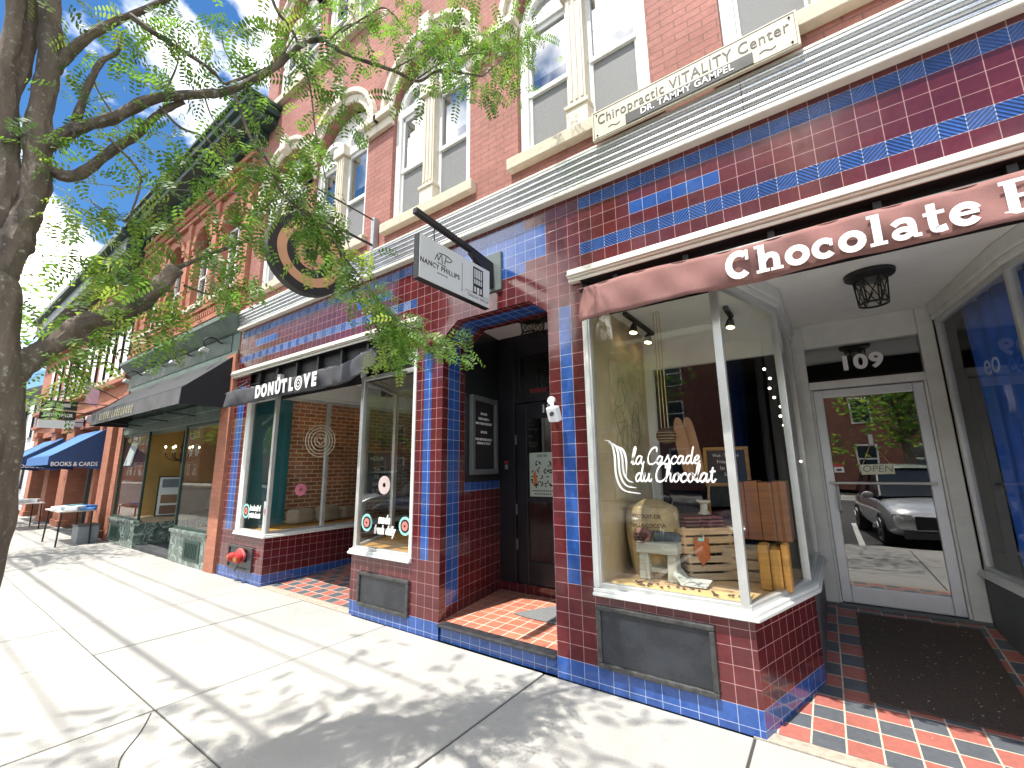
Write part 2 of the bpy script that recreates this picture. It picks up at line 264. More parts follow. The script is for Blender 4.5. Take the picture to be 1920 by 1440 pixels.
    def sheet(s, fn, nu, nv, mi=0):
        i0 = len(s.v); s.v += [Vector(fn(u/nu, v/nv)) for v in range(nv+1) for u in range(nu+1)]
        for v in range(nv):
            for u in range(nu): k = i0+v*(nu+1)+u; s.f.append((k, k+1, k+nu+2, k+nu+1)); s.m.append(mi)
        return s
    def build(s, name, mats, parent=None, smooth=False, bev=0., local=False, thick=0., fix=True):
        me = bpy.data.meshes.new(name); o = bpy.data.objects.new(name, me); COL.objects.link(o)
        off = Vector((0, 0, 0))
        if parent is not None:
            o.parent = parent
            if not local:
                q = parent
                while q is not None: off += q.location; q = q.parent
        me.from_pydata([v-off for v in s.v], [], s.f); me.update()
        for m in (mats if isinstance(mats, (list, tuple)) else [mats]): me.materials.append(m)
        me.polygons.foreach_set('material_index', s.m)
        if fix:
            bm = bmesh.new(); bm.from_mesh(me); bmesh.ops.recalc_face_normals(bm, faces=bm.faces); bm.to_mesh(me); bm.free()
        uvl = me.uv_layers.new(name='UVMap'); d = uvl.data
        for p in me.polygons:
            n = p.normal; cu = s.uvs.get(p.index)
            if abs(n.z) > .75: tx = Vector((1, 0, 0)); ty = Vector((0, 1, 0))
            else:
                tx = Vector((-n.y, n.x, 0)).normalized(); ty = Vector((0, 0, 1))
                if tx.x < -.3 or (abs(tx.x) <= .3 and tx.y < 0): tx = -tx
            for k, li in enumerate(p.loop_indices):
                if cu: d[li].uv = cu[s.f[p.index].index(me.loops[li].vertex_index)]
                else:
                    co = me.vertices[me.loops[li].vertex_index].co+off; d[li].uv = (co.dot(tx)-s.uo[0], co.dot(ty)-s.uo[1])
        if smooth: me.shade_smooth(); me.set_sharp_from_angle(angle=RAD(38))
        if thick: md = o.modifiers.new('thickness', 'SOLIDIFY'); md.thickness = thick; md.offset = 0
        if bev: md = o.modifiers.new('edges', 'BEVEL'); md.width = bev; md.segments = 2; md.limit_method = 'ANGLE'
        return o
def tag(o, label=None, cat=None, group=None, kind=None):
    if label: o['label'] = label
    if cat: o['category'] = cat
    if group: o['group'] = group
    if kind: o['kind'] = kind
    return o
def thing(name, loc, label=None, cat=None, group=None):
    o = bpy.data.objects.new(name, None); COL.objects.link(o); o.location = loc; o.empty_display_size = .1
    return tag(o, label, cat, group)
def copy_tree(o, parent=None):
    c = o.copy(); COL.objects.link(c)
    if parent is not None: c.parent = parent
    for ch in list(o.children): copy_tree(ch, c)
    return c
def text(name, body, size, loc, m, parent=None, face='-y', align='CENTER', off=0., shear=0., sx=1., sp=1., extr=.0015, rot=None, va='CENTER', label=None):
    cu = bpy.data.curves.new(name, 'FONT'); cu.body = body; cu.size = size; cu.align_x = align; cu.align_y = va; cu.offset = off; cu.shear = shear
    cu.space_character = sp; cu.extrude = extr; cu.resolution_u = 4
    tmp = bpy.data.objects.new(name, cu); COL.objects.link(tmp); bpy.context.view_layer.update()
    me = bpy.data.meshes.new_from_object(tmp.evaluated_get(bpy.context.evaluated_depsgraph_get())); bpy.data.objects.remove(tmp)
    rt = rot if rot else {'-y': Matrix(((1, 0, 0), (0, 0, -1), (0, 1, 0))), '+x': Matrix(((0, 0, 1), (1, 0, 0), (0, 1, 0)))}[face]
    for v in me.vertices: v.co = rt @ Vector((v.co.x*sx, v.co.y, v.co.z))
    me.name = name; me.materials.clear(); me.materials.append(m); o = bpy.data.objects.new(name, me); COL.objects.link(o); off_ = Vector(loc)
    if parent is not None:
        o.parent = parent; q = parent
        while q is not None: off_ = off_-q.location; q = q.parent
    o.location = off_
    if label: o['label'] = label
    return o
def cat(pts, n=6, closed=False):
    """Catmull-Rom through 2-D points"""
    P = [Vector(p) for p in pts]; out = []
    if closed: Q = [P[-1]]+P+[P[0], P[1]]
    else: Q = [P[0]*2-P[1]]+P+[P[-1]*2-P[-2]]
    for i in range(1, len(Q)-2):
        a, b, c, d = Q[i-1:i+3]
        for k in range(n):
            t = k/n; out.append(.5*((2*b)+(c-a)*t+(2*a-5*b+4*c-d)*t*t+(3*b-a-3*c+d)*t**3))
    out.append(Q[-2]); return out
def ribbon(mb, pts, w, fn, lift=0., mi=0, th=.0016):
    """flat stroke of width w along 2-D pts; fn(x, y, h) -> 3-D"""
    P = [Vector(p) for p in pts]; L = []; Rr = []
    for k, p in enumerate(P):
        t = (P[min(k+1, len(P)-1)]-P[max(k-1, 0)]); t = t.normalized() if t.length > 1e-9 else Vector((1, 0)); nn = Vector((-t.y, t.x))
        ww = w(k/(len(P)-1)) if callable(w) else w
        L.append(p+nn*ww/2); Rr.append(p-nn*ww/2)
    i0 = len(mb.v)
    for h in (lift+th, lift):
        mb.v += [Vector(fn(q.x, q.y, h)) for q in L]+[Vector(fn(q.x, q.y, h)) for q in Rr]
    n = len(P)
    for k in range(n-1):
        a = i0+k
        mb.f += [(a, a+1, a+n+1, a+n), (a+2*n, a+3*n, a+3*n+1, a+2*n+1), (a, a+2*n, a+2*n+1, a+1), (a+n, a+n+1, a+3*n+1, a+3*n)]; mb.m += [mi]*4
def bulk(mb, x0, x1, z0, z1, y, regs, base=0, flip=False):
    """tile rectangle split into cells, regs: (x0, x1, z0, z1, material index)"""
    xs = sorted({x0, x1, *[min(max(v, x0), x1) for g in regs for v in g[:2]]}); zs = sorted({z0, z1, *[min(max(v, z0), z1) for g in regs for v in g[2:4]]})
    for a, b in zip(xs, xs[1:]):
        for c, d in zip(zs, zs[1:]):
            mi = base; cx, cz = (a+b)/2, (c+d)/2
            for g in regs:
                if g[0] < cx < g[1] and g[2] < cz < g[3]: mi = g[4]
            if mi is not None: mb.face([(a, y, c), (b, y, c), (b, y, d), (a, y, d)], mi)
def wallrun(mb, p, q, zs, rows, t0=0.):
    """vertical tiled face from p to q (x, y); rows: (z0, z1, mi); uv runs from corner p"""
    L = (Vector(q)-Vector(p)).length
    for z0, z1, mi in rows:
        mb.face([(p[0], p[1], z0), (q[0], q[1], z0), (q[0], q[1], z1), (p[0], p[1], z1)], mi, [(-1.54+t0, z0), (-1.54+t0+L, z0), (-1.54+t0+L, z1), (-1.54+t0, z1)])
# ================================================================ the setting
g = MB(); g.box(-400, 400, -400, 400, -.6, -.2); tag(g.build('ground', mat('earth', (.12, .11, .09), .95)), kind='structure')
XJ = [-60 + i*1.57 for i in range(35)] + [-5.47, -3.9, -2.0, -.55, 1.0, 2.6, 4.2, 5.8, 7.4, 9., 12., 16., 20.]
XJ = sorted(x for x in set(XJ) if x <= -6.2 or x >= -5.5)
g = MB(); rng = random.Random(3)
for a, b in zip(XJ, XJ[1:]):
    ya = [-3.22, -1.92, -.004] if b > -12 else [-3.22, -1.7, -.004]
    for c, d in zip(ya, ya[1:]):
        w = .005 if b < -5 else .0075; h = rng.uniform(-.003, .001); g.box(a+w, b-w, c+w, d-w*.6, -.1, h)
sw = g.build('sidewalk', CONC, bev=.006); tag(sw, kind='structure')
g = MB(); g.box(-60, 20, -3.22, 0, -.2, -.012); tag(g.build('sidewalk_joint_bed', mat('joint_dirt', (.055, .05, .045), .95)), kind='structure')
g = MB(); rng = random.Random(5)
for pl in (([-3.87, -1.95], [-3.66, -2.06], [-3.45, -2.2], [-3.22, -2.3], [-2.9, -2.6], [-2.75, -3.0])  ,):
    pts = cat([(x+rng.uniform(-.01, .01), y) for x, y in pl], 6)
    ribbon(g, pts, .007, lambda x, y, h: (x, y, h), lift=.0005, th=.001)
tag(g.build('sidewalk_crack', mat('crack_dirt', (.05, .045, .04), .95)), kind='structure')
g = MB(); g.box(-60, 20, -3.4, -3.225, -.5, .002); tag(g.build('kerb', KERB, bev=.012), kind='structure')
g = MB(); g.box(-200, 200, -17, -3.401, -.5, -.13); tag(g.build('street', ASPH), kind='structure')
g = MB()
for i in range(-6, 7): g.box(i*2.75+.35-.05, i*2.75+.35+.05, -8.6, -3.7, -.129, -.126)
tag(g.build('parking_lines', mat('road_paint', (.7, .7, .68), .7)), kind='structure')
g = MB(); g.box(-200, 200, -21, -17, -.5, 0.0); tag(g.build('opposite_pavement', CONC), kind='structure')
# ================================================================ tiled brick building
BL = thing('brick_building', (-2.7, 0, 0), 'brick building with maroon and blue glazed tile shopfronts under a ribbed chrome band', 'building')
XL, XR = -8.02, 6.4
def arched_wall(mb, x0, x1, z0, z1, wins, y, dep, mi=0):
    """wins: (centre, width, sill, spring, rise) sorted by x"""
    prev = x0
    for xc, w, zb, zs, ri in wins:
        a, b = xc-w/2, xc+w/2
        mb.face([(prev, y, z0), (a, y, z0), (a, y, z1), (prev, y, z1)], mi); mb.face([(a, y, z0), (b, y, z0), (b, y, zb), (a, y, zb)], mi)
        n = 16; arc = [(xc-w/2*cos(pi*k/n), zs+ri*sin(pi*k/n)) for k in range(n+1)]
        for p, q in zip(arc, arc[1:]):
            mb.face([(p[0], y, p[1]), (q[0], y, q[1]), (q[0], y, z1), (p[0], y, z1)], mi); mb.face([(p[0], y, p[1]), (q[0], y, q[1]), (q[0], y+dep, q[1]), (p[0], y+dep, p[1])], mi)
        for x in (a, b): mb.face([(x, y, zb), (x, y+dep, zb), (x, y+dep, zs), (x, y, zs)], mi)
        mb.face([(a, y, zb), (b, y, zb), (b, y+dep, zb), (a, y+dep, zb)], mi); prev = b
    mb.face([(prev, y, z0), (x1, y, z0), (x1, y, z1), (prev, y, z1)], mi)
WX = [-6.95, -5.37, -3.495, -1.51, .38, 2.35, 4.4]; WW = 1.34
g = MB(); arched_wall(g, XL, XR, 4.26, 7.9, [(x, WW, 4.6, 6.3, .67) for x in WX], .02, .16)
arched_wall(g, XL, XR, 7.9, 11.6, [(x, WW, 8.3, 9.75, .67) for x in WX], .02, .16)
for x in (XL, XR): g.face([(x, .02, 0), (x, 12, 0), (x, 12, 11.6), (x, .02, 11.6)])
g.face([(XL, 12, 0), (XR, 12, 0), (XR, 12, 11.6), (XL, 12, 11.6)]); g.face([(XL, .02, 11.6), (XR, .02, 11.6), (XR, 12, 11.6), (XL, 12, 11.6)])
g.build('brick_wall', BRICK, BL, fix=False)
g = MB(); g.box(XL, XR, -.45, .3, 11.6, 12.3); g.build('cornice', CREAM, BL, bev=.05)
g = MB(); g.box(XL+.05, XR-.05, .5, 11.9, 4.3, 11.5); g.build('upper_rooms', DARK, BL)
def arch_window(parent, xc, zb, hs, first=[None]):
    key = round(hs, 2)
    if first[0] is None: first[0] = {}
    if key in first[0]:
        w = copy_tree(first[0][key]); w.location = Vector((xc, .02, zb))-parent.location; return w
    h = WW/2; g = MB(); ri = .67; n = 14
    for s in (-1, 1): g.box(s*h-(.10 if s > 0 else 0), s*h+(.10 if s < 0 else 0), .05, .14, 0, hs)
    g.box(-h, h, .05, .15, 0, .06); g.box(-h, h, .06, .15, hs-.16, hs-.04)
    for s in (-1, 1):
        c = s*(h-.10+.11)/2; a = (h-.10-.11)/2
        for e in (-1, 1): g.box(c+e*a-.03, c+e*a+.03, .085, .13, .06, hs-.16)
        g.box(c-a, c+a, .07, .115, hs*.42, hs*.42+.055); g.box(c-a, c+a, .085, .13, hs-.22, hs-.16); g.box(c-a, c+a, .09, .13, .06, .11)
        arc = [(c+(a+.06)*cos(pi*k/n), hs+.02+(a+.02)*sin(pi*k/n)) for k in range(n+1)]; arc2 = [(c+(a-.02)*cos(pi*k/n), hs+.02+(a-.06)*sin(pi*k/n)) for k in range(n+1)]
        for k in range(n):
            p, q, r_, t_ = arc[k], arc[k+1], arc2[k+1], arc2[k]; g.prism([p, q, r_, t_], lambda v, sd: (v[0], .06+.07*sd, v[1]))
    w = g.build('window', WHITE, parent, local=True, bev=.006)
    g = MB()
    arc = [(h*cos(pi*k/n), hs-.04+ri*sin(pi*k/n)) for k in range(n+1)]
    for k in range(n): g.face([(0, .15, hs-.04), (*arc[k][:1], .15, arc[k][1]), (arc[k+1][0], .15, arc[k+1][1])])
    g.build('tympanum', WHITE, w, local=True)
    g = MB()
    for s in (-1, 1):
        c = s*(h-.10+.11)/2; a = (h-.10-.11)/2-.03
        for z0, z1 in ((.11, hs*.42), (hs*.42+.055, hs-.22)): yy = .118 if z0 < .2 else .108; g.face([(c-a, yy, z0), (c+a, yy, z0), (c+a, yy, z1), (c-a, yy, z1)])
        arc = [(c+(a-.02)*cos(pi*k/n), hs+.02+(a-.0)*sin(pi*k/n)) for k in range(n+1)]
        g.face([(x, .12, z) for x, z in arc])
    g.build('pane', GLASSU, w, local=True, fix=False)
    g = MB()
    for s in (-1, 1):
        g = MB(); c = s*(h-.10+.11)/2; a = (h-.10-.11)/2-.03; g.face([(c-a, .103, .11), (c+a, .103, .11), (c+a, .103, hs*.42), (c-a, .103, hs*.42)])
        g.build('insect_screen', SCREEN, w, local=True)
    for s in (-1, 1):
        g = MB(); c = s*(h-.10+.11)/2; a = (h-.10-.11)/2+.03; g.face([(c-a, .22, hs*.62), (c+a, .22, hs*.62), (c+a, .22, hs-.1), (c-a, .22, hs-.1)])
        g.build('blind', BLIND, w, local=True)
    g = MB(); g.box(-h-.09, h+.09, -.085, .06, -.13, -.002); g.build('sill', STONE, w, local=True, bev=.01)
    g = MB(); g.box(-.11, .11, -.02, .10, 0, .24); g.box(-.125, .125, -.035, .10, .24, .28); g.box(-.09, .09, .0, .10, .28, hs-.18)
    for x in (-.055, 0, .055): g.box(x-.016, x+.016, -.012, .0, .33, hs-.24)
    g.box(-.13, .13, -.04, .10, hs-.18, hs-.02); g.build('pilaster', CREAM, w, local=True, bev=.006)
    g = MB()
    for r0, r1, y0 in ((ri, ri+.12, -.04), (ri+.12, ri+.19, -.09)):
        for k in range(20):
            A = [(r*cos(pi*j/20), hs+r*sin(pi*j/20)) for r, j in ((r0, k), (r1, k), (r1, k+1), (r0, k+1))]; g.prism(A, lambda v, sd: (v[0], y0+(-y0-.001)*sd, v[1]), caps=True)
    for s in (-1, 1):
        g.box(s*(h+.13)-.15, s*(h+.13)+.15, -.06, -.001, hs-.26, hs-.12); g.box(s*(h+.13)-.17, s*(h+.13)+.17, -.12, -.001, hs-.12, hs-.03); g.box(s*(h+.13)-.13, s*(h+.13)+.13, -.085, -.001, hs-.03, hs+.03)
    g.box(-.09, .09, -.14, -.001, hs+ri-.04, hs+ri+.24); g.build('arch_hood', CREAM, w, local=True, bev=.008)
    w.location = Vector((xc, .02, zb))-parent.location; first[0][key] = w; return w
for x in WX: arch_window(BL, x, 4.6, 1.7)
for x in WX: arch_window(BL, x, 8.3, 1.45)
# ---- tile skin
zr = lambda n: .15+n*TH
cx = lambda k: -1.54+k*TW
g = MB()
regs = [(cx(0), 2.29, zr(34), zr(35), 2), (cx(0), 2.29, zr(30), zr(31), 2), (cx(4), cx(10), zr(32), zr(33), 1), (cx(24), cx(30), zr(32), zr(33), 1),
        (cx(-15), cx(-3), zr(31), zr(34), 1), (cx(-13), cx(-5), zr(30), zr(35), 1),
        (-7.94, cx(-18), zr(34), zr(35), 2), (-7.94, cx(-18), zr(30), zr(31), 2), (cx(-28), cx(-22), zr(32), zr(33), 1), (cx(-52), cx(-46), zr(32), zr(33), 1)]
bulk(g, XL+.02, 2.63, 3.22, 3.96, 0, regs)
# door arch
A = [(-3.16, 2.93), (-2.96, 3.08), (-2.08, 3.08), (-1.88, 2.93)]
for p, q in zip(A, A[1:]): g.face([(p[0], 0, p[1]), (q[0], 0, q[1]), (q[0], 0, 3.22), (p[0], 0, 3.22)], 0)
for x0, x1, s0, s1 in ((-1.88, -1.54, -1.767, -1.653), (-3.55, -3.16, -3.43, -3.317), (-8.0, -7.5, -7.86, -7.64), (2.29, 2.63, 2.40, 2.52)):
    bulk(g, x0, x1, 0, 3.22, 0, [(x0, x1, 0, .15, 1), (s0, s1, zr(5), zr(26), 1)])
bulk(g, -1.54, -.49, 0, .64, 0, [(-1.54, -.49, 0, .15, 1)]); bulk(g, 1.35, 2.29, 0, .64, 0, [(1.35, 2.29, 0, .15, 1)])
bulk(g, -7.5, -6.58, 0, .64, 0, [(-7.5, -6.58, 0, .15, 1)]); bulk(g, -4.55, -3.55, 0, .64, 0, [(-4.55, -3.55, 0, .15, 1)])
RB = ((0, .15, 1), (.15, .64, 0))
wallrun(g, (-.49, 0), (-.21, .95), None, RB); wallrun(g, (1.35, 0), (1.09, .95), None, RB)
wallrun(g, (-6.58, 0), (-6.58, 2.6), None, RB); wallrun(g, (-4.55, 0), (-5.1, .95), None, RB); wallrun(g, (-5.1, .95), (-5.1, 2.6), None, RB, .3)
# door jambs, soffit, vestibule
D1, D2 = .45, 1.25
for s in (0, 1):
    xa, xb, xc_ = (-3.16, -3.25, -3.38) if s == 0 else (-1.88, -1.79, -1.66)
    for t0, t1, mi in ((0, .25, 0), (.25, .75, 1), (.75, 1, 0)):
        a = (xa+(xb-xa)*t0, D1*t0); b = (xa+(xb-xa)*t1, D1*t1); wallrun(g, a, b, None, ((.15, .15+TH, 0), (.15+TH, 2.93, mi)), t0*D1)
    wallrun(g, (xb, D1), (xc_, D2), None, ((.15, 1.32, 0), (1.32, 1.42, 1)))
for (p, q) in zip(A, A[1:]):
    for t0, t1, mi in ((0, .25, 0), (.25, .75, 1), (.75, 1, 0)): g.face([(p[0], D1*t0, p[1]), (q[0], D1*t0, q[1]), (q[0], D1*t1, q[1]), (p[0], D1*t1, p[1])], mi)
g.face([(-3.38, D2, .15), (-1.66, D2, .15), (-1.66, D2, .25), (-3.38, D2, .25)], 0)
bulk(g, -3.16, -1.88, 0, .135, .02, [(-3.2, -1.8, 0, .2, 1)])
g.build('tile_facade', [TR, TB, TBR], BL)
g = MB(); g.box(-3.16, -1.88, -.03, .09, .125, .152); g.build('step_nosing', mat('black_nosing', (.03, .03, .035), .5, var=.5, vs=12), BL, bev=.012)
g = MB(); g.face([(-3.18, .0, .15), (-1.86, 0, .15), (-1.64, 1.25, .15), (-3.4, 1.25, .15)]); g.build('step_floor', QUARRY, BL)
# ---- chrome band
def ribs(x0, x1, z0, z1, n, y0, r):
    prof = [(y0, z0)]; h = (z1-z0)/n
    for i in range(n):
        for k in range(9): a = pi*k/8; prof.append((y0-r*sin(a)-.004*i, z0+h*i+h*.5*(1-cos(a))))
    prof += [(y0, z1)]; return prof
g = MB(); P = ribs(0, 0, 3.985, 4.27, 5, -.028, .030)
for xa, xb in ((XL, -4.3), (-4.3, -.2), (-.2, XR)): g.sheet(lambda u, v: (xa+.002+(xb-xa-.004)*u, P[min(int(round(v*(len(P)-1))), len(P)-1)][0], P[int(round(v*(len(P)-1)))][1]), 1, len(P)-1)
g.build('chrome_band', CHROME, BL, smooth=True)
g = MB(); g.box(XL, XR, -.075, .018, 3.945, 3.985); g.box(XL, XR, -.06, .018, 4.27, 4.30); g.build('chrome_edge_trim', CTRIM, BL, bev=.008)
for xa, xb in ((-1.64, 2.39), (-8.08, -3.49)):
    g = MB(); g.box(xa, xb, -.07, .0, 3.15, 3.225); g.box(xa, xb, -.085, -.0705, 3.165, 3.18); g.box(xa, xb, -.05, .03, 3.118, 3.149)
    g.build('awning_head_trim', CTRIM, BL, bev=.006)
for xa, xb in ((-1.54, 2.29), (-7.5, -3.55)):
    g = MB(); g.box(xa+.02, xb-.02, .062, .07, 2.80 if xa > -3 else 2.62, 3.117); g.face([(xa, -.04, 3.117), (xb, -.04, 3.117), (xb, .06, 3.117), (xa, .06, 3.117)])
    k = int((xb-xa)/.55)
    for i in range(k): x = xa+.3+i*.55; g.box(x-.02, x+.02, .0, .0615, 2.9, 3.11)
    g.build('awning_pocket', BLACK, BL)
# ---- vent panels in the bulkheads
for x0, x1, z0, z1 in ((-1.53, -.72, .155, .575), (-4.39, -3.565, .125, .475), (-7.64+.02, -6.85, .15, .485)):
    g = MB(); g.box(x0+.03, x1-.03, -.012, .03, z0+.03, z1-.03); v = g.build('vent_panel', VENT, BL)
    g = MB(); w = .035
    for a, b, c, d in ((x0, x1, z0, z0+w), (x0, x1, z1-w, z1), (x0, x0+w, z0+w, z1-w), (x1-w, x1, z0+w, z1-w)): g.box(a, b, -.03, .02, c, d)
    g.build('vent_frame', mat('worn_black_frame', (.05, .05, .05), .4, var=.6, vs=25), v, bev=.008)
# ---- display windows
def run(mb, path, w, z0, z1, inset=0., mi=0):
    """beam of width w following a plan polyline; mitred"""
    P = [Vector(p) for p in path]; L = []; Q = []
    for k, p in enumerate(P):
        d0 = (P[k]-P[k-1]).normalized() if k else (P[1]-P[0]).normalized(); d1 = (P[k+1]-P[k]).normalized() if k < len(P)-1 else d0
        n = Vector((-(d0+d1).y, (d0+d1).x)).normalized(); sc = 1/max(.4, n.dot(Vector((-d0.y, d0.x))))
        L.append(p+n*sc*(inset+w)); Q.append(p+n*sc*inset)
    for k in range(len(P)-1):
        i = len(mb.v); mb.v += [Vector((*q, z)) for z in (z0, z1) for q in (L[k], L[k+1], Q[k+1], Q[k])]
        for q in ((0, 1, 2, 3), (7, 6, 5, 4), (0, 4, 5, 1), (1, 5, 6, 2), (2, 6, 7, 3), (3, 7, 4, 0)): mb.f.append(tuple(i+j for j in q)); mb.m.append(mi)
def display(path, posts, zt, ms=ALU, beam=True, zs=.69):
    g = MB()
    for p in posts: g.box(p[0]-.027, p[0]+.027, p[1]+.001, p[1]+.058, zs+.0006, zt-.001)
    run(g, path, .05, zs, zs+.035, .004); run(g, path, .05, zt-.05, zt, .004)
    w = g.build('display_window', ms, BL, bev=.006)
    g = MB(); run(g, path, .10, .64, .665, -.045); run(g, path, .09, .6655, .69, -.03); g.build('sill', WHITE, w, bev=.006)
    g = MB()
    for p, q in zip(path, path[1:]):
        d = (Vector(q)-Vector(p)).normalized(); n = Vector((-d.y, d.x))*.03; g.face([(p[0]+n.x, p[1]+n.y, zs+.03), (q[0]+n.x, q[1]+n.y, zs+.03), (q[0]+n.x, q[1]+n.y, zt-.04), (p[0]+n.x, p[1]+n.y, zt-.04)])
    g.build('pane', GLASS, w, fix=False)
    return w
PA = [(-1.54, 0), (-.49, 0), (-.21, .95), (-.185, 2.25)]
d1 = display(PA, [(-1.51, 0), (-.53, .0), (-.245, .93), (-.22, 2.2)], 2.87)
PB = [(.935, 2.25), (1.09, .95), (1.35, 0), (2.29, 0)]
d2 = display(PB, [(.97, 2.2), (1.125, .93), (1.39, 0), (2.26, 0)], 2.87)
PC = [(-7.5, 0), (-6.58, 0), (-6.58, 2.6)]
d3 = display(PC, [(-7.46, 0), (-6.61, 0), (-6.61, .84), (-6.61, 1.6)], 2.68)
PD = [(-5.1, 2.6), (-5.1, .95), (-4.55, 0), (-3.55, 0)]
d4 = display(PD, [(-5.06, .95), (-4.51, 0), (-3.58, 0)], 2.68)
# white jamb strips and grey lower panels beside the door of the chocolate shop
for b_ in ((-1.545, -1.50, -.012, .08), (-3.595, -3.55, -.012, .06), (-7.5, -7.36, -.012, .05), (2.25, 2.295, -.012, .08)): g = MB(); g.box(*b_, .69, 2.9); g.build('window_jamb', GREYW, BL, bev=.008)
for sx, pts in ((1, ((-.21, .95), (-.185, 2.25))), (-1, ((1.09, .95), (.935, 2.25)))):
    g = MB(); g.face([(*pts[0], -.05), (*pts[1], -.05), (*pts[1], .64), (*pts[0], .64)])
    g.build('grey_bulkhead', mat('weathered_grey_panel', (.10, .105, .11), .55, var=.4, vs=3), BL)
# soffits and beams
g = MB(); g.face([(-3.5, .3, 3.24), (-1.5, .3, 3.24), (-1.5, 1.3, 3.24), (-3.5, 1.3, 3.24)]); g.build('entrance_ceiling', CEIL, BL)
g = MB(); g.face([(-6.7, .06, 3.0), (-4.4, .06, 3.0), (-4.4, 2.7, 3.0), (-6.7, 2.7, 3.0)]); g.build('entrance_ceiling', CEIL, BL)
g = MB(); g.face([(-.6, .06, 3.03), (1.35, .06, 3.03), (1.35, 2.34, 3.03), (-.6, 2.34, 3.03)])
g.build('entrance_ceiling', CEIL, BL)
for pth, zt, zc_ in ((PA[1:], 2.87, 3.029), (PB[:-1], 2.87, 3.029), (PC[1:], 2.68, 2.999), (PD[:-1], 2.68, 2.999)):
    g = MB(); run(g, pth, .11, zt+.05, zc_, -.03); run(g, pth, .07, zt, zt+.05, -.012)
    g.build('head_beam', GREYW, BL, bev=.01)
# ---- ramped checker floors
def ramp(x0, x1, ys, zs, nm, m, par):
    g = MB()
    for (a, b), (c, d) in zip(zip(ys, ys[1:]), zip(zs, zs[1:])): g.face([(x0, a, c), (x1, a, c), (x1, b, d), (x0, b, d)])
    return g.build(nm, m, par)
FY, FZ = [.10, 1.0, 2.36], [.004, .03, .25]
zf = lambda y: .004 + (.026*(y-.1)/.9 if y < 1 else .026+.22*(y-1)/1.36)
tag(ramp(-.6, 1.35, FY, FZ, 'checker_floor', CHECK, None), kind='structure'); tag(ramp(-6.7, -4.4, [.12, 1., 2.8], [.004, .03, .2], 'checker_floor', CHECK, None), kind='structure')
g = MB(); g.box(-.56, 1.3, -.003, .102, -.1, .003); g.box(-6.6, -4.5, -.003, .122, -.1, .003); tag(g.build('concrete_threshold', mat('old_concrete', (.36, .32, .26), .9, var=.25, vs=18, bump=.4), bev=.004), kind='structure')
# ---- chocolate shop door 109
Y = 2.3
g = MB()
for a, b, c, d in ((-.20, -.085, .2, 3.03), (.825, .94, .2, 3.03), (-.085, .825, 2.775, 3.03), (-.085, .825, 2.33, 2.41)): g.box(a, b, Y, Y+.12, c, d)
g.box(-.085, -.062, Y+.02, Y+.1, .25, 2.33); g.box(.802, .825, Y+.02, Y+.1, .25, 2.33); g.build('door_surround', GREYW, BL, bev=.008)
g = MB()
for a, b, c, d in ((-.06, .02, .27, 2.32), (.72, .80, .27, 2.32), (.02, .72, .27, .42), (.02, .72, 2.24, 2.32)): g.box(a, b, Y+.03, Y+.08, c, d)
dr = g.build('door', mat('satin_aluminium', (.68, .70, .74), .4, .35, var=.06), BL, bev=.006)
g = MB(); g.face([(.02, Y+.05, .42), (.72, Y+.05, .42), (.72, Y+.05, 2.24), (.02, Y+.05, 2.24)]); g.build('pane', GLASSD, dr, fix=False)
g = MB(); g.tube([(-.02, Y+.03, 1.385), (-.02, Y-.02, 1.385), (.76, Y-.02, 1.385), (.76, Y+.03, 1.385)], .012, 8); g.tube([(.03, Y+.03, 1.37), (.03, Y-.045, 1.35), (.03, Y-.045, 1.13), (.03, Y+.03, 1.11)], .013, 8); g.build('handle', ALU, dr, smooth=True)
g = MB(); g.face([(-.085, Y+.06, 2.41), (.825, Y+.06, 2.41), (.825, Y+.06, 2.775), (-.085, Y+.06, 2.775)]); tz = g.build('transom_window', GLASSD, BL, fix=False)
text('house_number', '109', .2, (.37, Y+.04, 2.575), LETW, tz, off=.008, sx=1.12, sp=1.1)
g = MB(); g.box(-.2, .94, Y-.02, Y+.3, .15, .262); g.build('door_threshold', mat('dark_sill', (.12, .12, .12), .6), BL, bev=.006)
# ---- black street door no. 111
Y = 1.25
g = MB(); g.face([(-3.30, .78, 1.42), (-3.385, Y, 1.42), (-3.385, Y, 3.24), (-3.30, .78, 3.24)]); g.face([(-3.25, D1, 1.42), (-3.30, .78, 1.42), (-3.30, .78, 3.24), (-3.25, D1, 3.24)]); g.face([(-1.79, D1, 1.42), (-1.65, Y, 1.42), (-1.65, Y, 3.24), (-1.79, D1, 3.24)])
for a, b, c, d in ((-3.39, -3.14, .25, 3.24), (-3.14, -1.65, 2.96, 3.24), (-3.14, -1.65, 2.36, 2.47), (-2.2, -1.65, .25, 2.36), (-3.14, -3.05, 2.47, 2.96), (-2.55, -1.65, 2.47, 2.96)): g.box(a, b, Y, Y+.1, c, d)
g.build('black_door_surround', BLACKP, BL, bev=.006)
g = MB()
for a, b, c, d in ((-3.135, -2.98, .25, 2.355), (-2.36, -2.205, .25, 2.355), (-2.98, -2.36, 2.16, 2.355), (-2.98, -2.36, .25, .5), (-2.98, -2.36, 1.17, 1.215)): g.box(a, b, Y+.025, Y+.075, c, d)
bd = g.build('street_door', BLACKP, BL, bev=.008)
g = MB(); g.face([(-2.98, Y+.05, .5), (-2.36, Y+.05, .5), (-2.36, Y+.05, 2.16), (-2.98, Y+.05, 2.16)]); g.build('pane', GLASSD, bd, fix=False)
g = MB()
for z in (.62, 1.02, 1.85): g = MB(); g.box(-3.142, -3.128, Y+.012, Y+.03, z, z+.12); g.build('hinge', STEEL, bd)
text('house_number', '111', .13, (-2.66, Y+.02, 2.26), LETW, bd, off=.004)
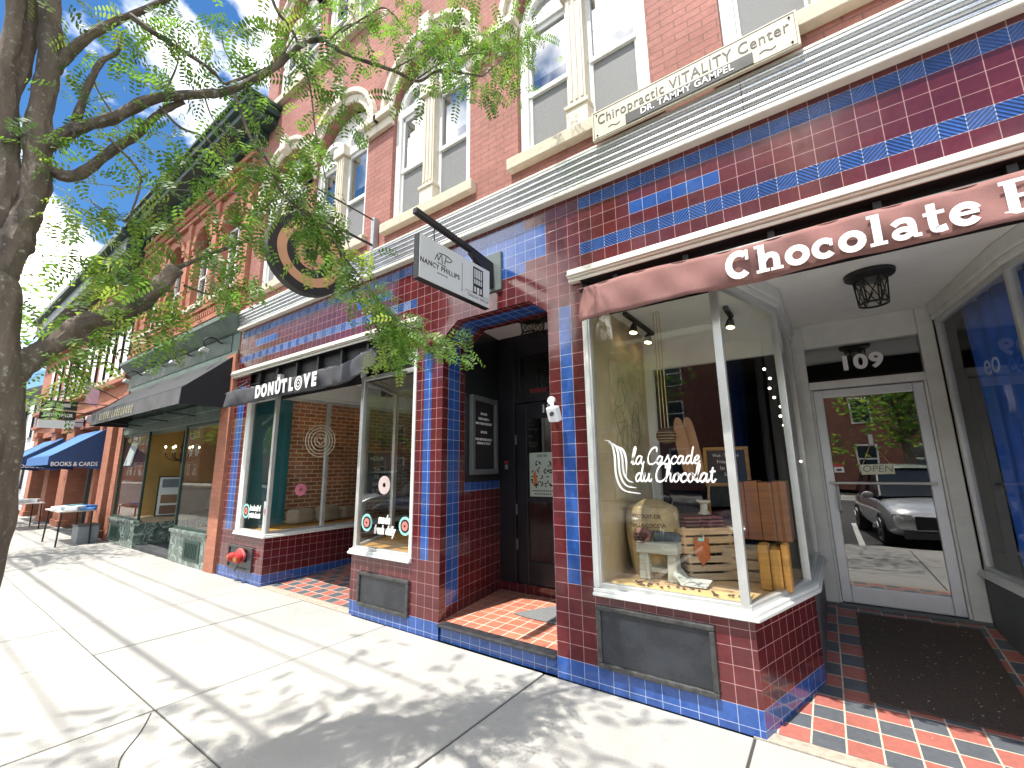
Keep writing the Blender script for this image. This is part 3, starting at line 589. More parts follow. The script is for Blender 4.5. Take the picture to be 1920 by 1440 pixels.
g = MB(); g.face([(-3.05, Y+.06, 2.47), (-2.55, Y+.06, 2.47), (-2.55, Y+.06, 2.96), (-3.05, Y+.06, 2.96)]); g.build('transom_window', GLASS, BL, fix=False)
g = MB(); g.box(-3.4, -1.65, Y+.12, 5., .2, .26); g.box(-3.4, -1.6, 4.9, 5, .2, 3.3); g.box(-3.44, -3.4, Y+.1, 5, .2, 3.3); g.box(-1.65, -1.6, Y+.1, 5, .2, 3.3); g.box(-3.4, -1.6, Y+.1, 5, 3.25, 3.3); g.build('stair_hall', mat('olive_wall', (.36, .37, .32), .9), BL)
# ---- shop rooms
g = MB(); g.box(-1.56, 2.3, 2.46, 6.5, .18, .245, 2); g.box(-1.56, -.26, 1.47, 2.459, .18, .245, 2)
for b_ in ((-1.60, -1.555, 1.42, 6.5, .2, 3.1), (2.3, 2.35, 0.05, 6.5, .2, 3.1), (-1.6, 2.3, 6.5, 6.55, .2, 3.1)): g.box(*b_, 1)
g.box(-1.6, 2.3, 2.45, 6.5, 3.05, 3.1, 0); g.build('chocolate_shop_room', [ROOMD, BLUEW, FLOORW], BL)
g = MB(); g.box(-1.55, -1.515, .06, 1.42, .66, 3.0); g.build('display_side_wall', TANW, BL)
g = MB(); g.prism([(-1.53, .045), (-.52, .045), (-.25, .95), (-.24, 1.42), (-1.53, 1.42)], lambda v, s: (v[0], v[1], .64+.06*s)); g.build('display_floor', W1, BL, bev=.004)
g = MB(); g.face([(-1.53, .05, 2.98), (-.4, .05, 2.98), (-.2, 1.4, 2.98), (-1.53, 1.4, 2.98)]); g.box(-1.53, -.23, 1.40, 1.46, 2.58, 3.03); g.box(-1.515, -1.43, 1.40, 1.46, .7, 2.58); g.build('display_ceiling', CEIL, BL)
g = MB(); g.box(1.5, 2.29, 1.35, 1.4, .25, 3.0); g.build('display_back_wall', ROOMD, BL); g = MB(); g.prism([(1.38, .05), (2.28, .05), (2.28, 1.35), (1.5, 1.35), (1.5, 2.35), (.98, 2.35), (1.13, .95)], lambda v, s: (v[0], v[1], .62+.04*s)); g.build('display_floor', W2, BL); g = MB(); g.face([(1.12, 1.0, 2.98), (1.38, .06, 2.98), (2.29, .06, 2.98), (2.29, 2.3, 2.98), (.98, 2.3, 2.98)]); g.build('display_ceiling', CEIL, BL)
g = MB(); g.box(-7.72, -7.66, .78, 5., .2, 3.0); g.build('exposed_brick_wall', BRICKIN, BL)
g = MB(); g.box(-7.66, -7.60, .05, .78, .6, 3.0); g.build('teal_side_panel', TEAL, BL)
g = MB(); g.box(-7.66, -6.60, .045, 2.6, .60, .695); g.build('display_floor', W4, BL); g = MB(); g.prism([(-4.53, .045), (-3.56, .045), (-3.56, 1.55), (-5.07, 1.55), (-5.07, .98)], lambda v, s: (v[0], v[1], .6+.095*s)); g.build('display_floor', W4, BL)
g = MB(); g.face([(-7.66, .05, 2.97), (-6.56, .05, 2.97), (-6.56, 5, 2.97), (-7.66, 5, 2.97)]); g.face([(-5.08, .06, 2.97), (-3.5, .06, 2.97), (-3.5, 5, 2.97), (-5.08, 5, 2.97)]); g.face([(-6.56, 2.7, 2.97), (-5.08, 2.7, 2.97), (-5.08, 5, 2.97), (-6.56, 5, 2.97)])
g.box(-7.66, -3.5, 4.95, 5, .2, 3.); g.build('display_ceiling', CEIL, BL)
g = MB(); g.box(-3.56, -3.50, .05, 5, .2, 3.05); g.box(-7.66, -3.5, 5.02, 5.06, .2, 3.0); g.box(-5.05, -3.56, 1.55, 1.6, .7, 2.62); g.box(-7.7, -3.5, 2.6, 5., .15, .2); g.build('donut_shop_room', ROOMD, BL)
g = MB()
for a, b, c, d in ((-6.5, -6.42, .2, 2.45), (-5.3, -5.22, .2, 2.45), (-6.42, -5.3, 2.35, 2.45), (-6.42, -5.3, .2, .4), (-6.5, -5.2, 2.45, 3.0)): g.box(a, b, 2.62, 2.7, c, d)
dd = g.build('shop_door', GREYW, BL, bev=.008); g = MB(); g.face([(-6.42, 2.66, .4), (-5.3, 2.66, .4), (-5.3, 2.66, 2.35), (-6.42, 2.66, 2.35)]); g.build('pane', GLASSD, dd, fix=False)
# ================================================================ brick building with green shopfront (x -8.05 .. -14.3)
B2 = thing('brick_building', (-11, 0, 0), 'orange brick building with green marble shopfront, arched windows and dark green roof cornice', 'building')
X2A, X2B = -14.3, -8.05
g = MB(); w2 = [(x, .80, 4.95, 6.35, .40) for x in (-13.3, -11.85, -10.35, -8.95)]
arched_wall(g, X2A, X2B, 4.05, 8.6, w2, .0, .22)
g.face([(X2B, 0, 8.6), (X2B, 0, 3.4), (X2B, 10, 3.4), (X2B, 10, 8.6)]); g.face([(X2A, 0, 8.6), (X2B, 0, 8.6), (X2B, 10, 8.6), (X2A, 10, 8.6)]); g.face([(X2A, 10, 0), (X2B, 10, 0), (X2B, 10, 8.6), (X2A, 10, 8.6)])
g.build('brick_wall', BRICK2, B2, fix=False)
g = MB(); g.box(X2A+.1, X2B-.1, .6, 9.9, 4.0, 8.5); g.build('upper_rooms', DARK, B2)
g = MB()
for z, d, h in ((4.42, .09, .09), (4.75, .06, .06), (7.05, .07, .08), (7.42, .10, .10)): g.box(X2A, X2B-.005, -d, -.001, z, z+h)
for i in range(62): x = X2A+.05+i*.1; g.box(x, x+.05, -.075, -.001, 7.2, 7.36)
for i in range(62): x = X2A+.05+i*.1; g.box(x, x+.05, -.06, -.001, 4.56, 4.68)
for x in (-14.2, -12.6, -11.1, -9.65, -8.15): g.box(x-.1, x+.1, -.055, -.001, 4.84, 7.04)
g.build('brick_string_course', BRICK2, B2)
g = MB(); run(g, [(X2A-.1, -.05), (X2B+.12, -.05), (X2B+.12, 1.2)], .12, 7.6, 7.78, -.12); run(g, [(X2A-.1, -.05), (X2B+.12, -.05), (X2B+.12, 1.2)], .42, 7.781, 7.92, -.42); run(g, [(X2A-.1, -.05), (X2B+.12, -.05), (X2B+.12, 1.2)], .50, 7.921, 8.05, -.5); run(g, [(X2A-.1, -.05), (X2B+.12, -.05), (X2B+.12, 1.2)], .55, 8.051, 8.12, -.55)
g.build('roof_cornice', GREEN, B2, bev=.015)
def small_arch(par, xc, zb, hs, w):
    h = w/2; g = MB()
    for a, b, c, d in ((-h, -h+.06, 0, hs), (h-.06, h, 0, hs), (-.025, .025, 0, hs), (-h+.06, h-.06, 0, .06), (-h+.06, h-.06, hs*.5, hs*.5+.05), (-h+.06, h-.06, hs-.05, hs)): g.box(a, b, .12, .18, c, d)
    o = g.build('window', GREYW, par, local=True); o.location = Vector((xc, 0, zb))-par.location
    g = MB(); g.face([(-h, .15, .05), (h, .15, .05), (h, .15, hs-.02), (-h, .15, hs-.02)]); n = 12; g.face([(h*cos(pi*k/n), .16, hs+h*sin(pi*k/n)) for k in range(n+1)]); g.build('pane', GLASSU, o, local=True, fix=False)
    g = MB(); g.box(-h-.1, h+.1, -.09, .12, -.11, -.001); g.build('sill', STONE, o, local=True, bev=.01)
    g = MB()
    for k in range(14):
        A_ = [(r*cos(pi*j/14), hs+r*sin(pi*j/14)) for r, j in ((h+.0, k), (h+.14, k), (h+.14, k+1), (h, k+1))]; g.prism(A_, lambda v, sd: (v[0], -.05+.049*sd, v[1]))
    g.build('arch_hood', BRICK2, o, local=True); return o
for x, w, zb, zs, ri in w2: small_arch(B2, x, zb, zs-zb, w)
for xa, xb in ((-8.42, -8.05), (-14.3, -13.95)):
    g = MB(); g.box(xa, xb, -.04, .5, 0, 3.56); g.build('brick_pier', BRICK2, B2)
# cornice over the shop
g = MB(); P2 = [(0, 3.52), (-.05, 3.52), (-.05, 3.62), (-.03, 3.63), (-.03, 3.95), (-.07, 3.97), (-.12, 4.02), (-.24, 4.16), (-.27, 4.18), (-.27, 4.25), (0, 4.28)]
g.prism([(y, z) for y, z in P2], lambda v, s: (-8.06 if s else -14.2, v[0]+.03, v[1])); g.build('shop_cornice', GREENW, B2)
g = MB(); g.box(-14.0, -8.35, -.012, .2, 3.64, 3.94); g.build('shop_fascia', GREEN, B2)
g = MB(); g.box(-13.95, -8.42, -.05, .5, 2.62, 2.78); g.box(-13.95, -8.42, -.02, .4, 2.45, 2.62); g.box(-13.95, -8.42, .0, .3, 2.78, 3.52); g.build('transom_panel', GREENW, B2, bev=.01)
for x0, x1, side in ((-10.02, -8.42, -10.02), (-13.95, -12.1, -12.1)):
    g = MB(); g.box(x0, x1, -.03, .05, 0, .50); g.box(side-.02 if side == -12.1 else side, side+.0 if side == -12.1 else side+.02, .05, 1.6, 0, .5); g.box(x0-.02, x1+.02, -.06, .08, .5, .56); bk = g.build('marble_bulkhead', MARBLE, B2, bev=.006)
    g = MB(); vx = x0+.75 if x0 > -11 else x0+.25; g.box(vx-.08, vx+.62, -.04, -.02, .08, .42)
    for i in range(8): g.box(vx+.02+i*.065, vx+.045+i*.065, -.05, -.041, .13, .37)
    g.build('vent_grille', GREEN, bk)
    g = MB()
    for x in (x0+.02, x1-.02): g.box(x-.02, x+.02, 0, .05, .56, 2.45)
    g.box(x0, x1, .005, .045, 2.40, 2.449); g.box(x0, x1, .005, .045, .561, .60); w = g.build('display_window', GREEN, B2, bev=.005)
    g = MB(); g.face([(x0, .025, .56), (x1, .025, .56), (x1, .025, 2.45), (x0, .025, 2.45)]); g.face([(side, .03, .56), (side, 1.6, .56), (side, 1.6, 2.45), (side, .03, 2.45)]); g.build('pane', GLASS, w, fix=False)
g = MB(); g.box(-13.9, -8.45, 3.0, 3.1, .0, 2.9); g.build('shop_back_wall', OCHRE, B2)
g = MB(); g.box(-8.5, -8.44, .5, 3.0, 0, 2.9); g.box(-13.95, -13.9, .5, 3, 0, 2.9); g.box(-13.9, -8.5, .4, 3.1, 2.9, 3.); g.build('shop_side_wall', OCHRE, B2)
g = MB(); g.box(-13.9, -12.12, .06, 3., .4, .52); g.build('display_floor', W2, B2); g = MB(); g.box(-10., -8.5, .06, 3., .4, .52); g.build('display_floor', W2, B2); g = MB(); g.box(-12.1, -10.02, 0, 3., -.05, .06); g.build('entry_floor', mat('slate', (.06, .065, .07), .7), B2)
g = MB(); g.box(-11.55, -10.55, 1.62, 1.7, .06, 2.45); g.build('shop_door', GREEN, B2, bev=.01)
# ================================================================ far red brick building with bookshop
B3 = thing('brick_building', (-20, 0, 0), 'far red brick building with narrow dark windows above a bookshop', 'building')
g = MB(); g.box(-27, -14.32, .05, 9, 2.9, 7.3); g.box(-27, -14.32, .9, 9, 0, 2.9); g.build('brick_wall', BRICK2, B3)
g = MB()
for z, d, h in ((3.35, .1, .1), (3.9, .14, .12), (6.1, .2, .12), (6.6, .08, .1)): g.box(-27, -14.32, .05-d, .049, z, z+h)
g.build('brick_string_course', BRICK2, B3)
g = MB(); g.box(-27, -14.4, -.45, .3, 7.3, 7.75); g.box(-27, -14.4, -.6, .3, 7.751, 7.95); g.build('roof_cornice', GREEN, B3, bev=.02)
g = MB(); g.box(-19.6, -15.0, -.30, .04, 5.72, 5.95); g.box(-19.7, -14.9, -.40, .04, 5.951, 6.1); g.build('bay_cornice', mat('brown_stone', (.16, .11, .09), .8, var=.3), B3, bev=.02)
for i, x in enumerate((-14.9, -15.6, -16.4, -17.15, -18.1, -18.9, -19.9, -20.8, -22, -23.2, -24.5)):
    g = MB(); g.box(x-.21, x+.21, -.01, .051, 4.15, 5.6); o = g.build('window', mat('window_void', (.02, .02, .035), .15), B3)
    g = MB(); g.box(x-.28, x+.28, -.06, .048, 4.02, 4.149); g.build('sill', STONE, o, bev=.01)
for xa, xb in ((-15.3, -14.75), (-16.0, -15.75), (-19.9, -18.9), (-22.3, -21.6), (-25.5, -24.8)):
    g = MB(); g.box(xa, xb, -.06, .5, 0, 2.95); g.box(xa-.04, xb+.04, -.12, .5, 2.95, 3.12); g.box(xa-.03, xb+.03, -.10, .5, 0, .18); g.build('brick_pier', BRICK2, B3, bev=.01)
g = MB(); g.box(-14.73, -14.33, .22, .4, .0, 2.9); g.build('dark_recess_panel', DARK, B3)  # dark panel between the piers, its colour standing in for the recess's shade
g = MB(); g.box(-18.7, -15.9, .35, .45, 0, 2.9); g.build('bookshop_front', DARK, B3)
g = MB(); g.box(-17.2, -16.1, .28, .34, .5, 2.3); g.build('shop_window', mat('shop_window_dark', (.03, .035, .03), .1), B3)
g = MB(); g.box(-24.7, -22.4, .3, .4, 0, 2.8); g.build('shop_window', mat('shop_window_dark'), B3)
B4 = thing('white_building', (-34, 0, 0), 'distant white clapboard house beyond the bookshop', 'building')
g = MB(); g.box(-44, -28.5, .3, 9, 0, 5.2); g.build('clapboard_wall', gridmat('clapboard', (.62, .64, .66), (.58, .6, .62), (.3, .3, .32), 30, .12, .008, .7), B4)
g = MB(); g.prism([(-.3, 5.2), (9.5, 5.2), (4.5, 7.8)], lambda v, s: (-28.3 if s else -44.2, v[0], v[1])); g.build('roof', mat('grey_roof', (.22, .25, .28), .8), B4)
for x in (-30, -32.2, -34.5, -37):
    for z in (.9, 3.2): g = MB(); g.box(x-.5, x+.5, .22, .299, z, z+1.5); g.build('window', mat('window_void'), B4)
# ================================================================ awnings
def valance_awning(name, xa, xb, yf, zt, zb, m, lab, lift=None):
    t = thing(name, ((xa+xb)/2, 0, zb), lab, 'awning'); rng = random.Random(xa)
    ph = [rng.uniform(0, 6) for _ in range(4)]
    wob = lambda x, k: .010*sin(x*2.1+ph[0]+k)+.008*sin(x*5.7+ph[1]+k*2)
    li = lift or (lambda x: 0)
    g = MB()
    g.sheet(lambda u, v: (xa+(xb-xa)*u, (.058 if v == 0 else yf*v)+(.006*sin(u*60) if 0 < v < 1 else 0), (zt+.045)-.045*v+li(xa+(xb-xa)*u)*v+wob(xa+(xb-xa)*u, 0)*v-.02*sin(pi*v)), 90, 4)
    g.build('canopy', m, t, smooth=True, thick=.006)
    g = MB()
    def fn(u, v):
        x = xa+(xb-xa)*u; e = min(u, 1-u)*(xb-xa); cur = max(0, 1-e/.07)
        return (x, yf-.012*sin(v*3)+.014*sin(x*9+v*3+ph[2])*v+.006*sin(x*23-v*5+ph[0])+.02*v*v*sin(x*3.3+ph[3])+cur*.05*(1-.5*v), zt+li(x)+wob(x, 0)*(1-v)-(zt-zb)*v+wob(x, 3)*v*.7)
    g.sheet(fn, 160, 8); va = g.build('valance', m, t, smooth=True, thick=.005)
    g = MB(); g.tube([(xa+.02, yf+.02, zt-.01), (xb-.02, yf+.02, zt-.01)], .016, 8); g.build('front_bar', BLACK, t, smooth=True)
    for x in (xa+.05, xb-.05):
        g = MB(); g.tube([(x, -.05, 2.98), (x, yf+.02, zt-.02)], .013, 8); g.build('arm', WHITE if xa > -3 else BLACK, t, smooth=True)
    return t, va
A1, v1 = valance_awning('awning', -1.43, 2.2, -.31, 2.915, 2.665, MAROONF, 'rose brown fabric awning lettered Chocolate in white slab letters')
A2, v2 = valance_awning('awning', -7.52, -3.83, -.35, 2.755, 2.53, CHAR, 'charcoal fabric valance awning lettered DONUT LOVE in white', lambda x: max(0., (x+4.45)/.62)*.115)
v2.data.materials.append(BLACK)
for p in v2.data.polygons:
    if -4.60 < (p.center.x-5.675) < -4.47: p.material_index = 1
# lettering on the awnings
FA = lambda yf: (lambda x, z, h: (x, yf-.030-h, z))
def slab_word(mb, word, x, z, s, fn):
    """heavy slab-serif letters; s = cap height"""
    k = [0]
    def st(p, w=.21, c=False, n=6): k[0] += 1; ribbon(mb, [(x+a*s, z+b*s) for a, b in (cat(p, n) if c else p)], w*s, fn, lift=.0003*(k[0] % 7))
    def ring(cx_, cy_, rx, ry, a0, a1, w=.2): st([(cx_+rx*cos(RAD(a0+(a1-a0)*i/18)), cy_+ry*sin(RAD(a0+(a1-a0)*i/18))) for i in range(19)], w)
    sl = lambda a, b, y: st([(a, y), (b, y)], .11)
    for ch in word:
        if ch == 'C': ring(.43, .5, .33, .42, 48, 312, .23); st([(.70, .62), (.70, 1.0)], .10); adv = .95
        elif ch == 'h': st([(.2, 0), (.2, 1.02)]); sl(.0, .2, .97); sl(0, .4, .055); st([(.2, .36), (.36, .56), (.54, .56), (.62, .42), (.62, 0)], .2, True); sl(.44, .80, .055); adv = .86
        elif ch == 'o': ring(.36, .335, .25, .26, 0, 360, .21); adv = .76
        elif ch == 'c': ring(.34, .335, .24, .26, 42, 318, .2); st([(.53, .38), (.53, .62)], .09); adv = .70
        elif ch == 'l': st([(.22, 0), (.22, 1.02)]); sl(.02, .22, .97); sl(.02, .43, .055); adv = .50
        elif ch == 'a': ring(.29, .2, .17, .13, 0, 360, .17); st([(.10, .50), (.25, .60), (.45, .58), (.52, .42), (.52, .05)], .18, True); sl(.52, .70, .055); adv = .74
        elif ch == 't': st([(.23, .9), (.23, .2), (.32, .08), (.5, .1)], .2, True); sl(.04, .5, .6); adv = .56
        elif ch == 'e': ring(.35, .335, .24, .26, 20, 325, .2); sl(.2, .62, .36); adv = .74
        elif ch == 'F': st([(.2, 0), (.2, 1)], .22); sl(0, .42, .055); sl(0, .8, .945); sl(.2, .55, .5); st([(.76, 1), (.76, .72)], .1); st([(.53, .63), (.53, .38)], .1); adv = .85
        else: adv = .42
        x += adv*s
    return x
g = MB(); slab_word(g, 'Chocolate', -.385, 2.695, .172, FA(-.31)); slab_word(g, 'F', .80, 2.695, .172, FA(-.31)); g.build('lettering', LETW, v1, fix=True)
for ch, x in zip('DONUT', (-6.33, -6.155, -5.965, -5.785, -5.625)): text('lettering', ch, .225, (x, -.392, 2.642), LETW, v2, off=.013, sx=.86)
for ch, x in zip('LVE', (-5.455, -5.085, -4.925)): text('lettering', ch, .225, (x, -.392, 2.642), LETW, v2, off=.013, sx=.86)
g = MB()
for r, w in ((.078, .018), (.046, .014)): ribbon(g, [(-5.275+r*cos(2*pi*i/24), 2.642+r*1.05*sin(2*pi*i/24)) for i in range(25)], w, lambda x, z, h: (x, -.392-h, z))
g.ball((-5.275, -.392, 2.642), .013, 8, sc=(1, .1, 1)); g.build('ring_letter', LETW, v2)
# the long black awning of the green shop
t = thing('awning', (-11, 0, 2.6), 'long sloping black awning with faded front lettering over the green marble shop', 'awning')
xa, xb, yf, zw, zt, zb = -13.55, -8.16, -.72, 3.55, 2.88, 2.62
g = MB(); g.sheet(lambda u, v: (xa+(xb-xa)*u, yf*v, zw+(zt-zw)*v-.03*sin(pi*v)), 20, 6); g.build('canopy', mat('dusty_black_fabric', (.045, .047, .052), .95, var=.3, vs=3), t, smooth=True, thick=.006)
g = MB(); g.sheet(lambda u, v: (xa+(xb-xa)*u, yf-.01*v, zt+(zb-zt)*v), 30, 3); g.build('valance', FADED, t, thick=.005)
for x in (xb, xa): g = MB(); g.face([(x, 0, zw), (x, yf, zt), (x, yf, zb), (x, 0, zb)]); g.build('end_panel', BLKFAB, t, thick=.005)
for x in (-12.6, -11, -9.6): g = MB(); g.tube([(x, -.02, 2.6), (x, yf+.03, zb+.02)], .012, 6); g.build('arm', BLACK, t)
text('lettering', 'EST. FINE GOODS', .17, (-11.55, yf-.018, 2.74), mat('faded_gold', (.42, .38, .26), .8), t, sx=1.5) if False else None
g = MB(); rng = random.Random(2)
for i in range(15):   # worn, unreadable letters
    x = -12.75+i*.155; ribbon(g, cat([(x+rng.uniform(0, .02), 2.68), (x+.02, 2.80), (x+.07, 2.81), (x+.08, 2.75), (x+.03, 2.72+rng.uniform(-.03, .03)), (x+.09, 2.68)], 3), .03, lambda a, b, h: (a, yf-.016-h, b))
g.build('worn_lettering', mat('faded_gold', (.36, .34, .25), .9, var=.5, vs=30), t)
# blue bookshop awnings
for i, (xr, xl, lab) in enumerate(((-15.62, -18.6, 'blue sloping awning lettered BOOKS & CARDS, the nearer of two'), (-20.6, -24., 'blue sloping awning beyond the first, half hidden by the tree trunk'))):
    t = thing('awning', ((xr+xl)/2, 0, 1.8), lab, 'awning', 'blue bookshop awnings'); yf = -.98
    g = MB(); g.sheet(lambda u, v: (xl+(xr-xl)*u, yf*v, 2.72+(1.98-2.72)*v-.03*sin(pi*v)), 12, 6); g.build('canopy', NAVYL, t, smooth=True, thick=.006)
    g = MB(); g.sheet(lambda u, v: (xl+(xr-xl)*u, yf, 1.98-.2*v+.008*sin(u*70)*v), 60, 2); g.build('valance', NAVYL, t, thick=.005)
    for x in (xr, xl): g = MB(); g.face([(x, 0, 2.72), (x, yf, 1.98), (x, yf, 1.78), (x, 0, 1.66)]); g.build('end_panel', NAVY, t, thick=.005)
    text('lettering', 'BOOKS & CARDS', .145, (xr+.006, -.5, 1.795), LETW, t, face='+x', off=.002, sx=.78)
# ================================================================ signs
def board(name, loc, lab, parts=()): return thing(name, loc, lab, 'sign')
# projecting sign over the street door
t = board('hanging_sign', (-2.49, 0, 3.1), 'pale projecting sign lettered NANCY PHILLIPS on a black bracket above the street door')
xs, ya, yb, z0, z1 = -2.49, -1.0, -.10, 3.055, 3.44
g = MB(); g.box(xs-.03, xs+.03, ya, yb, z0, z1); fr = g.build('sign_edge', BLACK, t, bev=.004)
g = MB(); g.box(xs+.0305, xs+.036, ya+.006, yb-.006, z0+.006, z1-.006); pn = g.build('sign_face', mat('sign_grey_white', (.60, .64, .66), .5, var=.03), t)
text('lettering', 'NANCY PHILLIPS', .062, (xs+.038, -.76, 3.215), LETB, pn, face='+x', sx=.92, sp=1.1); text('lettering', 'ASSOCIATES', .018, (xs+.038, -.74, 3.165), LETG, pn, face='+x', sp=1.3)
text('lettering', 'TURNER PORTER', .036, (xs+.038, -.27, 3.105), LETG, pn, face='+x', sx=.85, sp=1.05) if False else text('lettering', 'TUESDAY GROUP', .038, (xs+.038, -.275, 3.105), LETG, pn, face='+x', sx=.95, sp=1.05)
g = MB(); FX = lambda a, b, h: (xs+.037+h, a, b)
ribbon(g, cat([(-.83, 3.27), (-.80, 3.33), (-.79, 3.28), (-.755, 3.34), (-.745, 3.28), (-.735, 3.27)], 5), .007, FX); ribbon(g, cat([(-.79, 3.345), (-.70, 3.355), (-.63, 3.335), (-.66, 3.31), (-.71, 3.305)], 5), .007, FX); ribbon(g, [(-.70, 3.345), (-.715, 3.27)], .007, FX); ribbon(g, [(-.80, 3.258), (-.70, 3.252)], .006, FX)
ribbon(g, [(-.495, 3.10), (-.495, 3.37)], .003, FX); ribbon(g, [(-.45, 3.14), (-.12, 3.14)], .003, FX)
for a, b, c, d in ((-.345, -.205, 3.385, 3.40), (-.345, -.33, 3.14, 3.40), (-.22, -.205, 3.14, 3.40), (-.345, -.205, 3.285, 3.295), (-.345, -.205, 3.21, 3.235), (-.312, -.304, 3.21, 3.4), (-.28, -.272, 3.21, 3.4), (-.248, -.24, 3.21, 3.4), (-.345, -.3, 3.14, 3.155), (-.25, -.205, 3.14, 3.155), (-.305, -.293, 3.14, 3.22), (-.257, -.245, 3.14, 3.22)): g.box(xs+.0365, xs+.0378, a, b, c, d)
g.build('emblem', LETB, pn)
g = MB(); g.bar((xs, -1.03, 3.63), (xs, -.30, 3.57), .045, .05); g.prism([(-.35, 3.60), (-.02, 3.56), (-.02, 3.30), (-.09, 3.28), (-.16, 3.42), (-.36, 3.53)], lambda v, s: (xs-.022+.044*s, v[0], v[1])); g.build('bracket_arm', BLACK, t, bev=.004)
g = MB(); g.box(xs-.11, xs+.11, -.025, -.001, 3.27, 3.66); g.build('wall_plate', mat('grey_green_plate', (.14, .17, .17), .5), t)
for y in (-.80, -.30): g = MB(); g.tube([(xs, y, 3.605), (xs, y-.012, 3.54), (xs, y, 3.44)], .005, 6); g.build('hook', BLACK, t)
# round donut sign
xs = -4.40; c = Vector((xs, -.86, 3.89))
t = board('round_sign', c, 'round projecting sign with black and peach rings on an iron wall bracket')
fx = lambda a, b: [(c.x, c.y, c.z)]
g = MB(); g.lathe([(.0, -.05), (.455, -.05), (.455, .05), (.0, .05)], c, 48, axis=(1, 0, 0), cap=False); g.build('disc', BLACK, t, smooth=True)
for side, nm in ((1, 'ring'), ):
    for r0, r1, dy_ in ((.265, .365, -.0), (.0, .17, -.0)):
        for s in (1, -1):
            g = MB(); n = 44
            for k in range(n):
                q = [(r*cos(2*pi*j/n), r*sin(2*pi*j/n)) for r, j in ((r0, k), (r1, k), (r1, k+1), (r0, k+1))]
                g.prism(q, lambda v, sd: (c.x+s*(.051+.004*sd), c.y+v[0]*s, c.z+v[1])) if r0 > 0 else g.face([(c.x+s*.055, c.y+v[0]*s, c.z+v[1]) for v in q[1:3]]+[(c.x+s*.055, c.y, c.z)])
            g.build('painted_ring', PEACH, t)
g = MB(); HB = [(0, -.075), (.07, -.01), (.075, .035), (.045, .06), (.01, .045), (0, .03), (-.01, .045), (-.045, .06), (-.075, .035), (-.07, -.01)]; g.prism(HB, lambda v, sd: (c.x+.0555+.003*sd, c.y+v[0], c.z+v[1])); g.build('heart', LETB, t)
g = MB(); g.tube([(xs, -1.05, 4.40), (xs, -.05, 4.37)], .016, 8); g.tube([(xs, -.86, 4.385), (xs, -.86, 4.33)], .01, 6); g.tube([(xs, -1.1, 4.75), (xs, -.05, 4.72)], .01, 6); g.build('bracket_arm', BLACK, t, smooth=True)
g = MB(); g.box(xs-.03, xs+.03, -.06, .019, 4.3, 4.75); g.build('wall_bracket', STEEL, t, bev=.005)
# chiropractic sign
t = board('wall_sign', (-.57, 0, 4.25), 'long cream wall sign lettered Chiropractic VITALITY Center above the chrome band')
g = MB(); g.box(-1.315, .175, -.12, -.09, 4.285, 4.56); b_ = g.build('sign_board', SIGNC, t, bev=.004)
g = MB()
for p in ((-1.30, .16, 4.545, 4.548), (-1.30, .16, 4.297, 4.30), (-1.30, -1.297, 4.30, 4.545), (.157, .16, 4.30, 4.545)): g.box(p[0], p[1], -.1225, -.1202, p[2], p[3])
for x in (-1.27, .13):
    for z in (4.325, 4.52): g.ball((x, -.122, z), .008, 8)
g.build('sign_edge', LETK, b_)
text('lettering', 'Chiropractic VITALITY Center', .128, (-.57, -.1215, 4.46), LETK, b_, sx=.79, sp=1.08)
g = MB(); g.box(-1.02, -.10, -.1255, -.1205, 4.305, 4.395); p_ = g.build('name_plate', mat('slate_plate', (.018, .02, .02), .5), b_)
text('lettering', 'DR. TAMMY GAMPEL', .078, (-.56, -.127, 4.352), LETW, p_, off=.001, sx=.9, sp=1.05)
g = MB()
for x in (-1.17, -.06): ribbon(g, cat([(x, 4.355), (x+.03, 4.365), (x+.07, 4.348), (x+.1, 4.36)], 5), .006, lambda a, b, h: (a, -.1212-h, b))
g.build('flourish', LETK, b_)
# tailor's projecting signs
for i, (z0, z1, m, body, lm, lab) in enumerate(((3.03, 3.24, BLACK, '121 FITNESS', LETW, 'black projecting sign lettered FITNESS, topmost of three boards'), (2.80, 3.0, BLACK, 'EXETER TAILOR', LETW, 'black projecting sign lettered EXETER TAILOR, middle of three boards'), (2.60, 2.78, SIGNW, 'Studio & Spa', LETG, 'pale grey projecting sign under the EXETER TAILOR board'))):
    t = thing('projecting_sign', (-14.5, -.8, z0), lab, 'sign', 'stacked projecting signs'); g = MB(); g.box(-14.53, -14.47, -1.42, -.82, z0, z1); o = g.build('sign_board', m, t, bev=.004)
    if i < 2: text('lettering', body, .11, (-14.468, -1.12, (z0+z1)/2), lm, o, face='+x', off=.003, sx=.62)
    g = MB(); g.tube([(-14.5, -.82, z1-.02), (-14.5, .0, z1-.02)], .012, 6); g.build('bracket_arm', BLACK, t)
